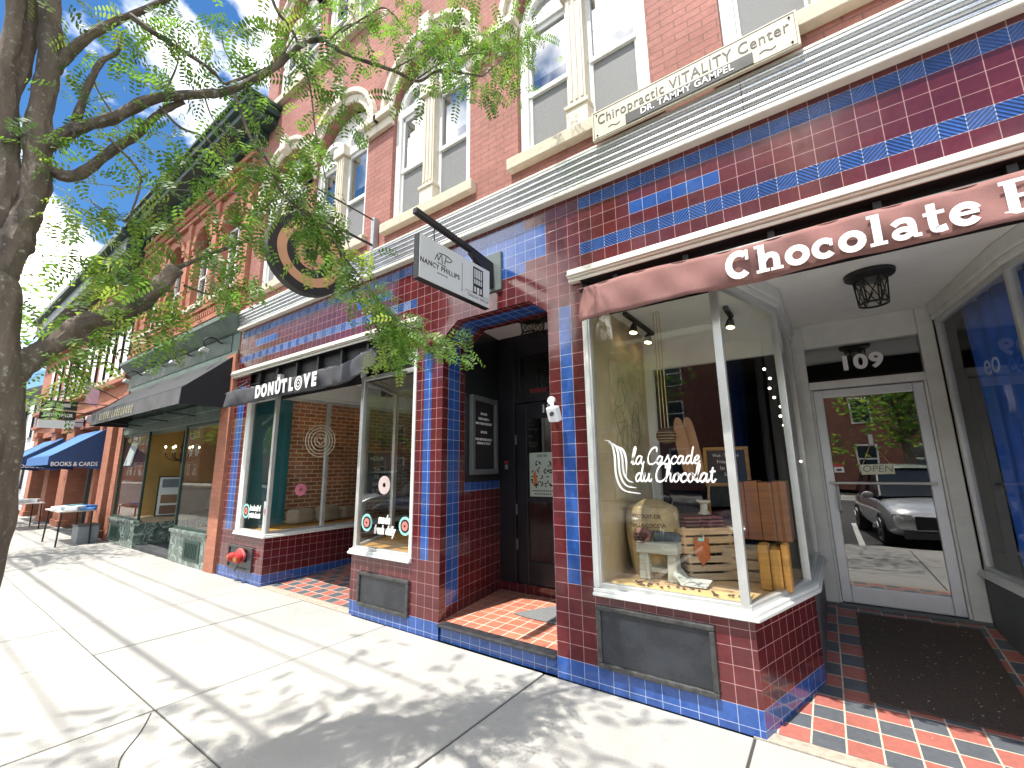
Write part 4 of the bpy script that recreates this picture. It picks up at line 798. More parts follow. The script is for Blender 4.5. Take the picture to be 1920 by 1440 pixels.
# ================================================================ fittings on the shopfronts
def lantern(loc, lab, r=.105, h=.2):
    t = thing('ceiling_lantern', loc, lab, 'lantern'); x, y, z = loc
    g = MB(); g.lathe([(.02, 0), (r*1.55, -.002), (r*1.5, -.03), (r*1.05, -.05), (.02, -.05)], loc, 22); g.build('cap', BLACK, t, smooth=True)
    g = MB(); zt, zb = z-.05, z-.05-h
    for zz, rr in ((zt, r*1.0), (zb, r*.86)): g.lathe([(rr-.008, -.006), (rr+.006, -.006), (rr+.006, .006), (rr-.008, .006)], (x, y, zz), 22, cap=False)
    for k in range(6):
        a, b = 2*pi*k/6, 2*pi*(k+1)/6; P = lambda ang, rr, zz: (x+rr*cos(ang), y+rr*sin(ang), zz)
        g.tube([P(a, r, zt), P(a, r*.86, zb)], .006, 5); g.tube([P(a, r, zt), P(b, r*.86, zb)], .004, 5); g.tube([P(b, r, zt), P(a, r*.86, zb)], .004, 5)
    g.build('cage', BLACK, t, smooth=True)
    g = MB(); g.lathe([(r*.9, -.05), (r*.78, -.05-h)], loc, 22, cap=False); g.build('glass_shade', glassmat('lantern_glass', .08, (.85, .84, .78)) if 'lantern_glass' not in MATS else MATS['lantern_glass'], t, smooth=True, fix=False)
    g = MB(); g.ball((x, y, z-.12), .028, 10, sc=(1, 1, 1.3)); g.build('bulb', mat('frosted_bulb', (.7, .66, .55), .4), t, smooth=True); return t
lantern((.42, 1.03, 3.028), 'black caged ceiling lantern under the white soffit in front of door 109')
lantern((-2.50, .72, 3.235), 'black caged ceiling lantern in the arched entry of the black street door', .15, .17)
lantern((-5.75, 1.35, 2.998), 'black caged ceiling lantern over the donut shop entrance')
# directory board, poster, keypad, camera
t = thing('directory_board', (-3.32, .82, 1.95), 'grey framed letter board directory on the side wall of the street door entry', 'directory')
P0, P1 = Vector((-3.262, .53)), Vector((-3.345, 1.105)); dd_ = (P1-P0); LB = dd_.length; du = dd_/LB; nn = Vector((-du.y, du.x)); nn = nn if nn.x > 0 else -nn
DF = lambda a, z, h: (P0.x+du.x*a+nn.x*h, P0.y+du.y*a+nn.y*h, z)
g = MB()
for a0, a1, z0, z1 in ((0, LB, 1.50, 1.56), (0, LB, 2.34, 2.40), (0, .055, 1.56, 2.34), (LB-.055, LB, 1.56, 2.34)): g.prism([(a0, z0), (a1, z0), (a1, z1), (a0, z1)], lambda v, s: DF(v[0], v[1], .005+.05*s))
g.build('frame', mat('pewter_frame', (.22, .24, .25), .4, .5), t, bev=.004)
g = MB(); g.prism([(.055, 1.56), (LB-.055, 1.56), (LB-.055, 2.34), (.055, 2.34)], lambda v, s: DF(v[0], v[1], .006+.015*s)); fb = g.build('letter_felt', BLKFAB, t)
rt = Matrix(((du.x, 0, nn.x), (du.y, 0, nn.y), (0, 1, 0)))
for s_, z in (('2ND FLOOR', 2.2), ('TUESDAY GROUP  A', 2.14), ('NANCY PHILLIPS ASSOCIATES', 2.085), ('3RD FLOOR', 1.985), ('OTHER SUPPORTING SPACES C', 1.90), ('CHIROPRACTIC VITALITY', 1.855)): text('lettering', s_, .040, DF(LB/2, z, .023), LETW, fb, rot=rt, sx=.62, sp=1.1)
t = thing('poster', (-2.77, 1.29, 1.5), 'pale green poster of black brush leaves taped inside the glass of the black street door', 'poster')
g = MB(); g.box(-2.955, -2.60, 1.293, 1.296, 1.235, 1.745); pp = g.build('sheet', mat('pale_green_paper', (.50, .60, .54), .7, var=.04), t)
g = MB(); rng = random.Random(4)
for i in range(46):
    x, z = rng.uniform(-2.93, -2.64), rng.uniform(1.34, 1.64); a = rng.uniform(0, pi); L = rng.uniform(.012, .03)
    ribbon(g, cat([(x-L*cos(a), z-L*sin(a)), (x+.006, z), (x+L*cos(a), z+L*sin(a))], 3), lambda u: .002+.014*sin(pi*u), lambda p, q, h: (p, 1.2925-h, q))
g.build('brush_marks', LETB, pp)
g = MB(); ribbon(g, cat([(-2.90, 1.36), (-2.87, 1.42), (-2.885, 1.48), (-2.87, 1.53)], 4), lambda u: .015+.03*sin(pi*u), lambda p, q, h: (p, 1.291-h, q)); g.build('orange_brush_mark', mat('orange_paint', (.65, .17, .03), .6), pp)
text('lettering', 'EXETER', .045, (-2.775, 1.2925, 1.705), LETB, pp, sx=.9); g = MB()
for z, n_ in ((1.30, 11), (1.265, 9)):
    for k in range(n_): x = -2.775+(k-(n_-1)/2)*.026; g.box(x-.010, x+.008, 1.2915, 1.2928, z-.006, z+.006)
g.build('small_print', LETB, pp)
t = thing('candle_holder', (-2.85, 1.36, 2.5), 'red candle holder with two dark candles on the transom ledge over the black street door', 'candle holder'); g = MB(); g.prism([(-.11, 0), (.11, 0), (.14, .07), (-.14, .07)], lambda v, s: (-2.85+v[0], 1.36+.08*s, 2.475+v[1])); g.build('pot', REDP, t, bev=.008)
for x in (-2.88, -2.81): g = MB(); g.tube([(x, 1.40, 2.54), (x, 1.40, 2.72)], .012, 8); g.build('candle', BLACK, t, smooth=True)
t = thing('door_intercom', (-3.26, 1.24, 1.62), 'small intercom with red light strip beside the black street door', 'intercom')
g = MB(); g.box(-3.29, -3.21, 1.225, 1.249, 1.54, 1.68); o = g.build('body', BLACKP, t, bev=.006); g = MB(); g.box(-3.275, -3.225, 1.221, 1.2245, 1.625, 1.655); g.build('red_strip', REDP, o); g = MB(); g.box(-3.27, -3.23, 1.221, 1.2245, 1.555, 1.61); g.build('keypad', STEEL, o)
t = thing('security_camera', (-1.80, 0, 2.06), 'white security camera on the maroon tile pier right of the street door', 'camera')
g = MB(); g.lathe([(.0, 0), (.035, 0), (.035, .02), (.0, .02)], (-1.862, -.0, 2.13), 14, axis=(0, -1, 0), cap=False); g.tube([(-1.862, -.015, 2.13), (-1.83, -.07, 2.10), (-1.80, -.09, 2.055)], .016, 8); g.build('mount', SIGNW, t, smooth=True)
g = MB(); g.obox((-1.785, -.105, 2.0), (.042, .01, .0), (0, .035, .012), (-.006, -.015, .06)); b_ = g.build('housing', SIGNW, t, bev=.012); g = MB(); g.lathe([(.0, 0), (.02, 0), (.02, .006), (0, .006)], (-1.782, -.146, 1.995), 12, axis=(0, -1, .25), cap=False); g.build('lens', BLACK, b_)
t = thing('alarm_bell', (-3.36, -.04, 2.93), 'maroon painted dome bell on the tile pier left of the street door', 'bell')
g = MB(); g.lathe([(.0, .10), (.04, .095), (.065, .06), (.07, .0), (0, 0)], (-3.34, 0, 2.86), 16, axis=(0, -1, 0), cap=False); g.build('dome', mat('maroon_paint', (.09, .012, .015), .3), t, smooth=True); g = MB(); g.box(-3.39, -3.29, -.04, -.001, 2.90, 2.97); g.build('back_box', mat('maroon_paint'), t, bev=.01)
t = thing('fire_connection', (-7.16, -.1, .36), 'red twin fire hose connection in front of the dark panel below the donut window', 'hydrant')
c = Vector((-7.16, 0, .36)); ax = Vector((0, -1, 0))
g = MB(); HP = [(.13*cos(2*pi*k/26)*(1.0+.18*cos(4*pi*k/26)), .105*sin(2*pi*k/26)) for k in range(26)]; g.prism(HP, lambda v, s: (c.x+v[0], -.03-.035*s, c.z+v[1])); g.build('wall_plate', mat('faded_red_paint', (.52, .12, .12), .5, var=.3), t, smooth=True, bev=.006)
for dx_ in (-.075, .075):
    g = MB(); g.lathe([(.045, .03), (.05, .09), (.062, .095), (.062, .15), (.05, .155), (.05, .17), (0, .17)], c+Vector((dx_, 0, 0)), 18, axis=(dx_*4, -1, -.15), cap=False); cp = g.build('hose_inlet', REDP, t, smooth=True)
    g = MB(); g.lathe([(0, .171), (.035, .171), (.035, .178), (0, .178)], c+Vector((dx_, 0, 0)), 14, axis=(dx_*4, -1, -.15), cap=False); g.build('cap', mat('brass', (.5, .3, .08), .4, .8), cp, smooth=True)
g = MB(); g.tube([(-7.12, -.06, .28), (-7.11, -.10, .22), (-7.15, -.11, .16), (-7.10, -.10, .12)], .006, 6); g.build('chain', BLACK, t, smooth=True)
# gooseneck lamps on the green fascia
for i, x in enumerate((-8.75, -10.2, -11.7, -13.2)):
    t = thing('gooseneck_lamp', (x, 0, 3.75), ['gooseneck floodlight at the tiled end of the green fascia', 'second gooseneck floodlight along the green fascia from the tiled building', 'third gooseneck floodlight along the green fascia from the tiled building', 'farthest gooseneck floodlight on the green fascia'][i], 'lamp', 'floodlights on the green fascia')
    g = MB(); g.tube([(x, -.01, 3.86)]+[(x-.02, -.17-.13*cos(a), 3.82+.12*sin(a)) for a in (2.6, 2., 1.4, .8, .2, -.3, -.8)], .014, 8); g.build('neck', BLACK, t, smooth=True)
    g = MB(); g.obox((x-.04, -.27, 3.68), (.09, 0, 0), (0, .05, -.02), (0, .015, .035)); g.build('lamp_head', mat('light_grey_paint', (.5, .52, .5), .5), t, bev=.008)
# small flags and sconces on the far building
t = thing('wall_flag', (-14.6, -.3, 3.5), 'small pink and white flag on a pole at the end of the green cornice', 'flag'); g = MB(); g.tube([(-14.6, .05, 3.35), (-14.6, -.75, 3.75)], .012, 6); g.build('pole', BLACK, t)
g = MB(); g.sheet(lambda u, v: (-14.6+.03*sin(v*6+u*3), -.45-.25*u, 3.58+.12*u-.42*v), 6, 10); g.build('cloth', mat('pink_cloth', (.72, .45, .55), .9), t, thick=.003)
for i, x in enumerate((-14.6, -16.4, -18.4)):
    t = thing('wall_lamp', (x, -.2, 3.1), ['white hooded wall lamp nearest the black awning', 'middle hooded wall lamp above the blue awnings', 'farthest hooded wall lamp above the blue awnings'][i], 'lamp', 'hooded lamps above the bookshop'); g = MB(); g.prism([(0, 0), (-.3, -.1), (-.3, -.2), (0, -.28)], lambda v, s: (x-.1+.2*s, v[0], 3.2+v[1])); g.build('hood', mat('dull_white_paint', (.55, .47, .42), .6), t, bev=.01); g = MB(); g.box(x-.06, x+.06, -.02, .06, 3.0, 3.25); g.build('bracket_plate', BLACK, t)
# ================================================================ lettering and decals on the glass
def decal(name, lab, cat_='decal', group=None): return thing(name, (0, 0, 0), lab, cat_, group)
t = thing('window_lettering', (-1.0, .02, 1.6), 'white script la Cascade du Chocolat with a waterfall swirl on the shop glass', 'lettering')
SCR = {'l': ([[(0, .15), (.28, 1.0), (.42, 1.8), (.34, 2.1), (.2, 1.8), (.16, .7), (.24, .08), (.42, .06), (.58, .35)]], .55),
 'a': ([[(.66, .82), (.45, 1.0), (.18, .8), (.06, .38), (.2, .03), (.45, .15), (.66, .6), (.72, .98)], [(.72, .98), (.66, .4), (.76, .04), (.95, .12), (1.05, .35)]], 1.0),
 'C': ([[(1.15, 1.55), (1.1, 2.05), (.7, 2.1), (.28, 1.6), (.1, .85), (.25, .15), (.65, 0), (1.05, .2), (1.3, .5)]], 1.22),
 's': ([[(0, .2), (.28, .75), (.42, 1.12), (.5, .8), (.64, .4), (.5, .03), (.22, .05)], [(.5, .05), (.75, .1), (.85, .35)]], .82),
 'c': ([[(.64, .72), (.52, .98), (.22, .82), (.06, .4), (.22, .03), (.55, .08), (.8, .38)]], .76),
 'd': ([[(.66, .82), (.45, 1.0), (.18, .8), (.06, .38), (.2, .03), (.45, .15), (.66, .6), (.74, 1.1)], [(.82, 2.1), (.74, 1.2), (.68, .4), (.78, .04), (.96, .12), (1.06, .35)]], 1.0),
 'e': ([[(.06, .35), (.4, .5), (.56, .8), (.4, 1.0), (.16, .78), (.08, .35), (.24, .03), (.54, .1), (.74, .38)]], .7),
 'u': ([[(-.02, .6), (.12, 1.0), (.08, .4), (.22, .03), (.5, .25), (.66, .98)], [(.66, .98), (.62, .4), (.74, .04), (.92, .12), (1.02, .35)]], .97),
 'h': ([[(0, .15), (.3, 1.1), (.42, 1.85), (.32, 2.1), (.2, 1.7), (.12, .7), (.08, 0)], [(.1, .35), (.32, .92), (.56, .92), (.58, .4), (.68, .04), (.84, .12), (.95, .35)]], .9),
 'o': ([[(.42, 1.0), (.14, .75), (.08, .3), (.34, 0), (.62, .25), (.64, .75), (.42, 1.0), (.55, .78), (.88, .8)]], .84),
 't': ([[(.3, 1.65), (.22, .5), (.34, .04), (.55, .1), (.7, .35)], [(.0, 1.12), (.6, 1.2)]], .62), ' ': ([], .6)}
def script(mb, body, x, z, s, fn, w=.2):
    for ch in body:
        P_, adv = SCR[ch]
        for k, pl in enumerate(P_): ribbon(mb, [(x+(a+.16*b)*s, z+b*s) for a, b in cat(pl, 5)], lambda u: s*w*(.75+.45*abs(sin(u*7))), fn, lift=.0004*(k+1))
        x += adv*s
GF = lambda x, z, h: (x, .020-h, z)
g = MB(); script(g, 'la', -1.21, 1.585, .062, GF, .17); script(g, 'Cascade', -1.09, 1.585, .056, GF, .18); script(g, 'du', -1.185, 1.462, .060, GF, .2); script(g, 'Chocolat', -1.04, 1.462, .0595, GF, .2)
g.build('lettering', LETW, t, fix=True)
g = MB()
for k, pl in enumerate(([(-1.41, 1.775), (-1.36, 1.755), (-1.335, 1.66), (-1.33, 1.5), (-1.28, 1.40), (-1.15, 1.375)], [(-1.385, 1.755), (-1.33, 1.735), (-1.305, 1.66), (-1.30, 1.52), (-1.26, 1.435), (-1.18, 1.415)], [(-1.36, 1.735), (-1.30, 1.715), (-1.275, 1.64), (-1.27, 1.53), (-1.24, 1.47), (-1.20, 1.455)], [(-1.33, 1.72), (-1.27, 1.70), (-1.245, 1.62), (-1.25, 1.50)])): ribbon(g, cat(pl, 6), lambda u: .004+.014*sin(pi*u), GF, lift=.0004*k)
g.build('waterfall_swirl', LETW, t)
def target(x, z, r, lab, grp):
    t = thing('target_decal', (x, .02, z), lab, 'decal', grp)
    for i, (rr, m) in enumerate(((r, MINT), (r*.72, LETB), (r*.5, mat('coral', (.70, .20, .18), .6)))):
        g = MB(); g.lathe([(rr, 0), (rr, .0015), (0, .0015)], (x, .022-.0018*i, z), 28, axis=(0, -1, 0), cap=False); g.build(['outer_ring', 'middle_ring', 'centre_disc'][i], m, t)
    g = MB(); g.prism([(a*r*2.2, b*r*2.2) for a, b in HB], lambda v, s: (x+v[0], .0165-.001*s, z+v[1])); g.build('heart', LETB, t)
target(-4.33, .985, .095, 'mint and coral target sticker left of the made fresh daily lettering', 'target stickers on the donut shop glass'); target(-3.69, .985, .095, 'mint and coral target sticker right of the made fresh daily lettering', 'target stickers on the donut shop glass'); target(-7.26, .98, .105, 'mint and coral target sticker on the teal end of the donut window', 'target stickers on the donut shop glass')
t = thing('window_lettering', (-4.0, .02, .95), 'white slanted lettering made fresh daily on the donut shop glass', 'lettering'); text('lettering', 'made', .125, (-4.03, .018, 1.03), LETW, t, shear=.25, off=.006, sx=.72); text('lettering', 'fresh daily', .125, (-4.02, .018, .92), LETW, t, shear=.25, off=.006, sx=.68)
t = thing('window_lettering', (-6.9, .02, .98), 'white lettering handcrafted potato donuts on the teal end of the donut window', 'lettering'); text('lettering', 'handcrafted', .11, (-6.98, .018, 1.03), LETW, t, shear=.2, off=.006, sx=.62); text('lettering', 'potato donuts', .11, (-6.98, .018, .93), LETW, t, shear=.2, off=.006, sx=.55)
t = thing('window_card', (-6.72, .03, .95), 'white card with a pink donut sketch at the corner of the donut window', 'card'); g = MB(); g.box(-6.80, -6.655, .055, .06, .715, 1.13); o = g.build('sheet', SIGNW, t); g = MB(); g.lathe([(.02, 0), (.05, 0), (.05, .003), (.02, .003)], (-6.73, .054, .99), 18, axis=(0, -1, 0), cap=False); g.build('pink_sketch', PINK, o); g = MB(); ribbon(g, cat([(-6.75, .8), (-6.71, .85), (-6.74, .9)], 4), .02, lambda a, b, h: (a, .053-h, b)); g.build('green_sketch', MINT, o)
# neon heart and donut decals on the return glass (x = -6.6)
t = thing('neon_sign', (-6.62, .72, 2.03), 'neon style heart inside four rings on the donut shop side glass', 'sign')
NX = lambda a, b, h: (-6.54+h, a, b)
g = MB()
for r in (.10, .155, .205, .25): g.tube([(-6.545, .72+r*cos(2*pi*k/32), 2.03+r*sin(2*pi*k/32)) for k in range(33)], .007, 6, cap=False)
g.build('rings', mat('pale_neon_tube', (.75, .74, .6), .4), t, smooth=True); g = MB(); g.tube([(-6.545, .72+a*.85, 2.03+b*.85) for a, b in HB]+[(-6.545, .72, 2.03-.064)], .007, 6); g.build('heart', mat('pale_neon_tube'), t, smooth=True)
for (yy, zz, m, lab) in ((.45, 1.285, PINK, 'pink donut sticker on the donut shop side glass'),):
    t = thing('donut_decal', (-6.54, yy, zz), lab, 'decal'); g = MB(); g.lathe([(.025, 0), (.09, 0), (.09, .004), (.025, .004)], (-6.542, yy, zz), 26, axis=(1, 0, 0), cap=False); g.build('icing', m, t)
t = thing('donut_decal', (-4.02, .02, 1.62), 'grey pink donut sticker on the right donut shop window', 'decal'); g = MB(); g.lathe([(.025, 0), (.10, 0), (.10, .003), (.025, .003)], (-4.05, .02, 1.40), 26, axis=(0, -1, 0), cap=False); g.build('icing', mat('grey_pink', (.5, .40, .40), .6), t)
# open sign and sticker on door 109
t = thing('open_sign', (.36, 2.32, 1.5), 'cream wooden OPEN sign hung by string on the glass of door 109', 'sign')
g = MB(); g.obox((.36, 2.325, 1.515), (.125, 0, .004), (0, .006, 0), (-.002, 0, .048)); o = g.build('sign_board', mat('pale_cream_wood', (.72, .73, .55), .7, var=.06), t, bev=.003); text('lettering', 'OPEN', .085, (.36, 2.316, 1.517), LETG, o, shear=.15, sx=1.05)
g = MB(); g.tube([(.255, 2.325, 1.56), (.34, 2.327, 1.76), (.355, 2.327, 1.76), (.46, 2.325, 1.565)], .003, 5); g.build('string', ROPE, t); g = MB(); g.box(.33, .365, 2.32, 2.33, 1.75, 1.85); g.build('hook', SIGNW, t, bev=.004)
t = thing('door_sticker', (.04, 2.33, 1.5), 'small red and white notice on the left side of door 109 glass', 'sticker'); g = MB(); g.box(.025, .105, 2.336, 2.339, 1.54, 1.575); o = g.build('red_band', REDP, t); g = MB(); g.box(.025, .105, 2.336, 2.339, 1.485, 1.5395); q = g.build('white_band', SIGNW, t); g = MB(); g.box(.045, .085, 2.334, 2.3355, 1.50, 1.52); g.build('picture', LETB, q)
# mats
g = MB(); n = 24
for i in range(n):
    y0, y1 = .80+1.36*i/n, .80+1.36*(i+1)/n; g.prism([(y0, zf(y0)+.002), (y1, zf(y1)+.002), (y1, zf(y1)+.014), (y0, zf(y0)+.014)], lambda v, s: (.03+.80*s, v[0], v[1]))
tag(g.build('door_mat', MATB), 'large brown door mat strewn with petals on the checker tile ramp of door 109', 'door mat')
g = MB(); g.prism([(-2.72, .60), (-2.55, .57), (-1.82, .57), (-1.77, 1.0), (-2.25, 1.05), (-2.5, 1.0)], lambda v, s: (v[0], v[1], .152+.012*s)); tag(g.build('door_mat', MATG, bev=.004), 'grey half round door mat on the quarry tile step', 'door mat')
g = MB(); rng = random.Random(8)
for i in range(230):
    x, y = (rng.uniform(.04, .82), rng.uniform(.82, 2.1)) if i < 150 else (rng.uniform(-4, 1), rng.uniform(-2.6, .7)); z = (zf(y)+.016 if i < 150 else (.006 if y < -.05 else zf(max(y, .1))+.004)); a = rng.uniform(0, pi); L = rng.uniform(.004, .011)
    if i >= 150 and y > -.05 and not (-.2 < x < 1): continue
    g.face([(x-L*cos(a), y-L*sin(a), z), (x-L*.3*sin(a), y+L*.3*cos(a), z+.003), (x+L*cos(a), y+L*sin(a), z+.002), (x+L*.3*sin(a), y-L*.3*cos(a), z)])
tag(g.build('fallen_petals', mat('dry_petal', (.45, .42, .26), .8, var=.4, vs=60)), 'scattered dry petals and leaflets on the mat and the sidewalk', 'litter', kind='stuff')
# ================================================================ chocolate shop window display
def obj(name, lab, cat_, loc, grp=None): return thing(name, loc, lab, cat_, grp)
t = obj('map_poster', 'aged map poster on the tan side wall of the chocolate window', 'poster', (-1.5, .8, 2.1)); g = MB(); g.box(-1.512, -1.505, .42, 1.26, 1.3, 2.52); o = g.build('sheet', MAPP, t); g = MB(); rng = random.Random(1)
for k in range(9):
    y, z = rng.uniform(.55, 1.1), rng.uniform(1.5, 2.3); ribbon(g, cat([(y+.12*cos(a)*rng.uniform(.5, 1.2), z+.16*sin(a)*rng.uniform(.5, 1.3)) for a in [i*2*pi/7 for i in range(7)]], 3, True), .006, lambda p, q, h: (-1.504+h, p, q))
g.build('map_outline', mat('faded_ink', (.33, .26, .15), .8), o)
for i, (x, y, yy) in enumerate(((-1.38, .55, 1.36), (-.60, .95, 1.25))):
    t = obj('track_light', ['black track light rail on the ceiling of the chocolate window', 'short black track light near the angled glass of the chocolate window'][i], 'track light', (x, y, 2.95)); g = MB(); g.box(x-.02, x+.02, y, yy, 2.945, 2.975); g.build('rail', BLACK, t)
    for k in range(2 if i == 0 else 1):
        py = y+.22+k*.42; g = MB(); g.lathe([(.012, .03), (.03, .0), (.045, -.07), (.0, -.07)], (x, py, 2.90), 14, axis=(.1, .2, 1), cap=False); g.tube([(x, py, 2.95), (x, py, 2.90)], .008, 6); g.build('lamp_head', BLACK, t, smooth=True); g = MB(); g.lathe([(0, 0), (.036, 0)], (x-.004, py-.014, 2.826), 12, axis=(.1, .2, 1), cap=False); g.build('bulb', BULB, t)
t = obj('jute_sack', 'tall printed jute sack standing at the left of the chocolate window', 'sack', (-1.27, .62, .7)); g = MB()
def sk(u, v): a = 2*pi*u; r = (.19+.03*sin(v*3.0)+.008*sin(3*a+v*5))*(1-.75*max(0, (v-.88)/.12)); return (-1.27+r*1.02*cos(a), .62+r*.9*sin(a), .70+.60*v)
g.sheet(sk, 30, 18); o = g.build('sack', JUTE, t, smooth=True)
for s_, z in (('PRODUIT DE', 1.17), ('COSTA COCOA', 1.10), ('DE CACAO', 1.05), ('FEVES DE COCOA', .97)):
    tt = text('print', s_, .045, (-1.27, .40, z), COCOA, o, sx=.9)
    for v in tt.data.vertices: wx = v.co.x; v.co.y += .62-.40-.224*.9*max(.2, (1-(wx/.22)**2))**.5+.0
def crate(lab, c, ang, w, d, h, m, n=3, grp='slatted wooden crates in the chocolate window'):
    t = obj('wooden_crate', lab, 'crate', c, grp); t.rotation_euler.z = ang; sh = h/n
    for nm, (ux, uy, ln, of) in (('front_slats', (1, 0, w, d)), ('back_slats', (1, 0, w, -d)), ('left_slats', (0, 1, d, -w)), ('right_slats', (0, 1, d, w))):
        g = MB()
        for i in range(n):
            z0, z1 = i*sh+.008, (i+1)*sh-.008
            if ux: g.box(-ln, ln, min(of, of*.92)*-1 if False else -of-.006, -of+.006, z0, z1)
            else: g.box(of-.006, of+.006, -ln+.007, ln-.007, z0, z1)
        g.build(nm, m, t, local=True, bev=.002)
    g = MB(); g.box(-w+.01, w-.01, -d+.01, d-.01, 0, .008); g.build('base', m, t, local=True)
    for sx in (-1, 1):
        for sy in (-1, 1): g = MB(); g.box(sx*(w-.02)-.012, sx*(w-.02)+.012, sy*(d-.02)-.012, sy*(d-.02)+.012, .008, h); g.build('corner_post', m, t, local=True)
    return t
crate('weathered slatted crate at the bottom of the crate pile', (-.93, .76, .703), RAD(40), .215, .19, .19, W2); crate('pine slatted crate on top of the weathered crate', (-.97, .76, .895), RAD(42), .21, .18, .20, W1); crate('wide grey slatted crate behind the honey coloured block', (-.62, .84, .703), RAD(8), .17, .13, .24, W2)
t = obj('tray_stack', 'small stack of maroon trays on the pine crate', 'trays', (-.97, .78, 1.07)); 
for i in range(3): g = MB(); g.obox((-.97, .76, 1.105+i*.027), (.12, .108, 0), (-.10, .11, 0), (0, 0, .008)); g.build('tray', mat('maroon_tray', (.16, .035, .035), .5, var=.2), t, bev=.003)
t = obj('cake_stand', 'small striped tiered stand beside the maroon trays', 'stand', (-.80, .80, 1.15)); g = MB(); g.lathe([(.0, 0), (.05, 0), (.03, .03), (.03, .08), (.055, .1), (.055, .11), (0, .11)], (-.90, .80, 1.175), 16, cap=False); g.build('pedestal', CREAM, t, smooth=True)
t = obj('wooden_panel_box', 'tall red brown wooden box standing behind the crates', 'wooden box', (-.50, 1.02, 1.0)); g = MB()
for i in range(4): g.box(-.70+i*.1, -.603+i*.1, .90, 1.18, .985, 1.43+.01*(i % 2))
g.build('planks', W3, t, bev=.004)
t = obj('honey_block', 'honey coloured carved wooden block at the angled corner of the chocolate window', 'wooden block', (-.40, .56, .70)); g = MB(); 
for i, (a, b, c_, d_) in enumerate(((-.50, -.43, .50, 1.01), (-.428, -.36, .505, .985), (-.358, -.31, .52, 1.02))): g.box(a, b, c_, .66, .702, d_)
g.build('block', W4, t, bev=.015)
t = obj('whitewashed_stool', 'small whitewashed wooden trestle stool in the chocolate window', 'stool', (-1.17, .42, .70)); g = MB(); g.box(-1.34, -1.02, .36, .50, .90, .985); g.build('seat', W5, t, bev=.006)
for x0, x1 in ((-1.33, -1.24), (-1.11, -1.03)): g = MB(); g.prism([(x0, .702), (x1, .702), (x1-.01, .90), (x0+.01, .90)], lambda v, s: (v[0], .37+.12*s, v[1])); g.build('leg', W5, t, bev=.004)
g = MB(); g.box(-1.25, -1.1, .40, .46, .76, .79); g.build('rail', W5, t)
t = obj('cocoa_pod', 'cut cocoa pod showing its beans on the whitewashed stool', 'cocoa pod', (-1.30, .41, 1.0)); g = MB(); g.sheet(lambda u, v: (-1.30+.075*cos(2*pi*u)*(.55+.45*cos(v*1.2)), .41+.05*sin(2*pi*u)*1.0-.03*v, 1.025+.055*sin(2*pi*u)*(1-.2*v)+0*v), 18, 4); g.ball((-1.30, .43, 1.03), .072, 12, sc=(1.1, .7, .75)); g.build('shell', mat('dusky_pod', (.28, .13, .11), .8, var=.3), t, smooth=True)
for k in range(9): g = MB(); g.ball((-1.34+.04*(k % 3), .372, 1.0+.022*(k//3)), .016, 8, sc=(1.2, .8, .7)); g.build('bean', COCOA, t, smooth=True)
t = obj('grey_log', 'grey tapered log lying from the stool to the crates', 'log', (-1.05, .5, 1.0)); g = MB(); g.tube([(-1.22, .44, 1.025), (-1.1, .5, 1.01), (-.98, .56, .985), (-.90, .60, .96)], [.045, .048, .04, .025], 12); g.build('log', mat('grey_bark', (.11, .12, .125), .9, var=.4, vs=14, bump=.8), t, smooth=True)
t = obj('orange_bag', 'orange paper owl shaped bag hung on the front of the crates', 'bag', (-.83, .56, .9)); g = MB(); OB = [(-.05, .1), (-.055, .0), (-.05, -.06), (-.02, -.08), (0, -.12), (.02, -.08), (.05, -.06), (.055, 0), (.05, .1), (.02, .085), (-.02, .085)]; g.prism(OB, lambda v, s: (-.88+v[0], .52+.03*s, .93+v[1])); g.build('bag', mat('orange_felt', (.45, .12, .035), .9, var=.25, vs=30), t, bev=.006); g = MB(); g.box(-.90, -.86, .515, .519, 1.0, 1.02); g.build('teal_patch', MINT, t)
t = obj('paper_tray', 'folded grey paper tray lying open under the orange bag', 'tray', (-.9, .40, .72)); g = MB(); g.face([(-.99, .30, .712), (-.82, .30, .712), (-.80, .42, .745), (-.97, .44, .745)]); g.face([(-.99, .30, .71), (-.97, .44, .743), (-1.03, .46, .80), (-1.06, .33, .78)]); g.build('sheet', W5, t, thick=.004)
g = MB(); g.sheet(lambda u, v: (-1.46+.93*u, .06+(.16+.08*sin(u*7+1)*(1-u*.3)+.03*sin(u*19))*v+.1*v*u, .702+.02*sin(pi*v)*(.6+.4*sin(u*9)*cos(v*4))+.002), 60, 10); t = g.build('kraft_paper', PAPER, smooth=True); tag(t, 'crumpled yellow kraft paper spread along the chocolate window sill', 'paper')
rng = random.Random(11)
bm_ = MB(); bm_.ball((0, 0, 0), .011, 8, sc=(1.3, .8, .6)); b0 = bm_.build('cocoa_bean', COCOA, smooth=True)
for k in range(34):
    u = rng.random(); o = b0 if k == 0 else b0.copy()
    if k: COL.objects.link(o)
    o.location = (-1.32+.85*u*.9, .095+rng.uniform(0, .10), .728+rng.uniform(-.004, .004)); o.rotation_euler.z = rng.uniform(0, 6); tag(o, 'brown cocoa bean lying on the yellow kraft paper', 'cocoa bean', 'loose cocoa beans on the kraft paper')
t = obj('hanging_basket', 'dark woven basket ball and wooden paddles hung by long cords in the chocolate window', 'basket', (-1.05, .75, 1.9)); bx, by, bz = -1.14, .72, 1.83
g = MB(); g.ball((bx, by, bz), .085, 16, sc=(1, 1, .85)); wv = g.build('ball', mat('dark_weave', (.06, .045, .03), .8, var=.5, vs=50, bump=.6), t, smooth=True); g = MB()
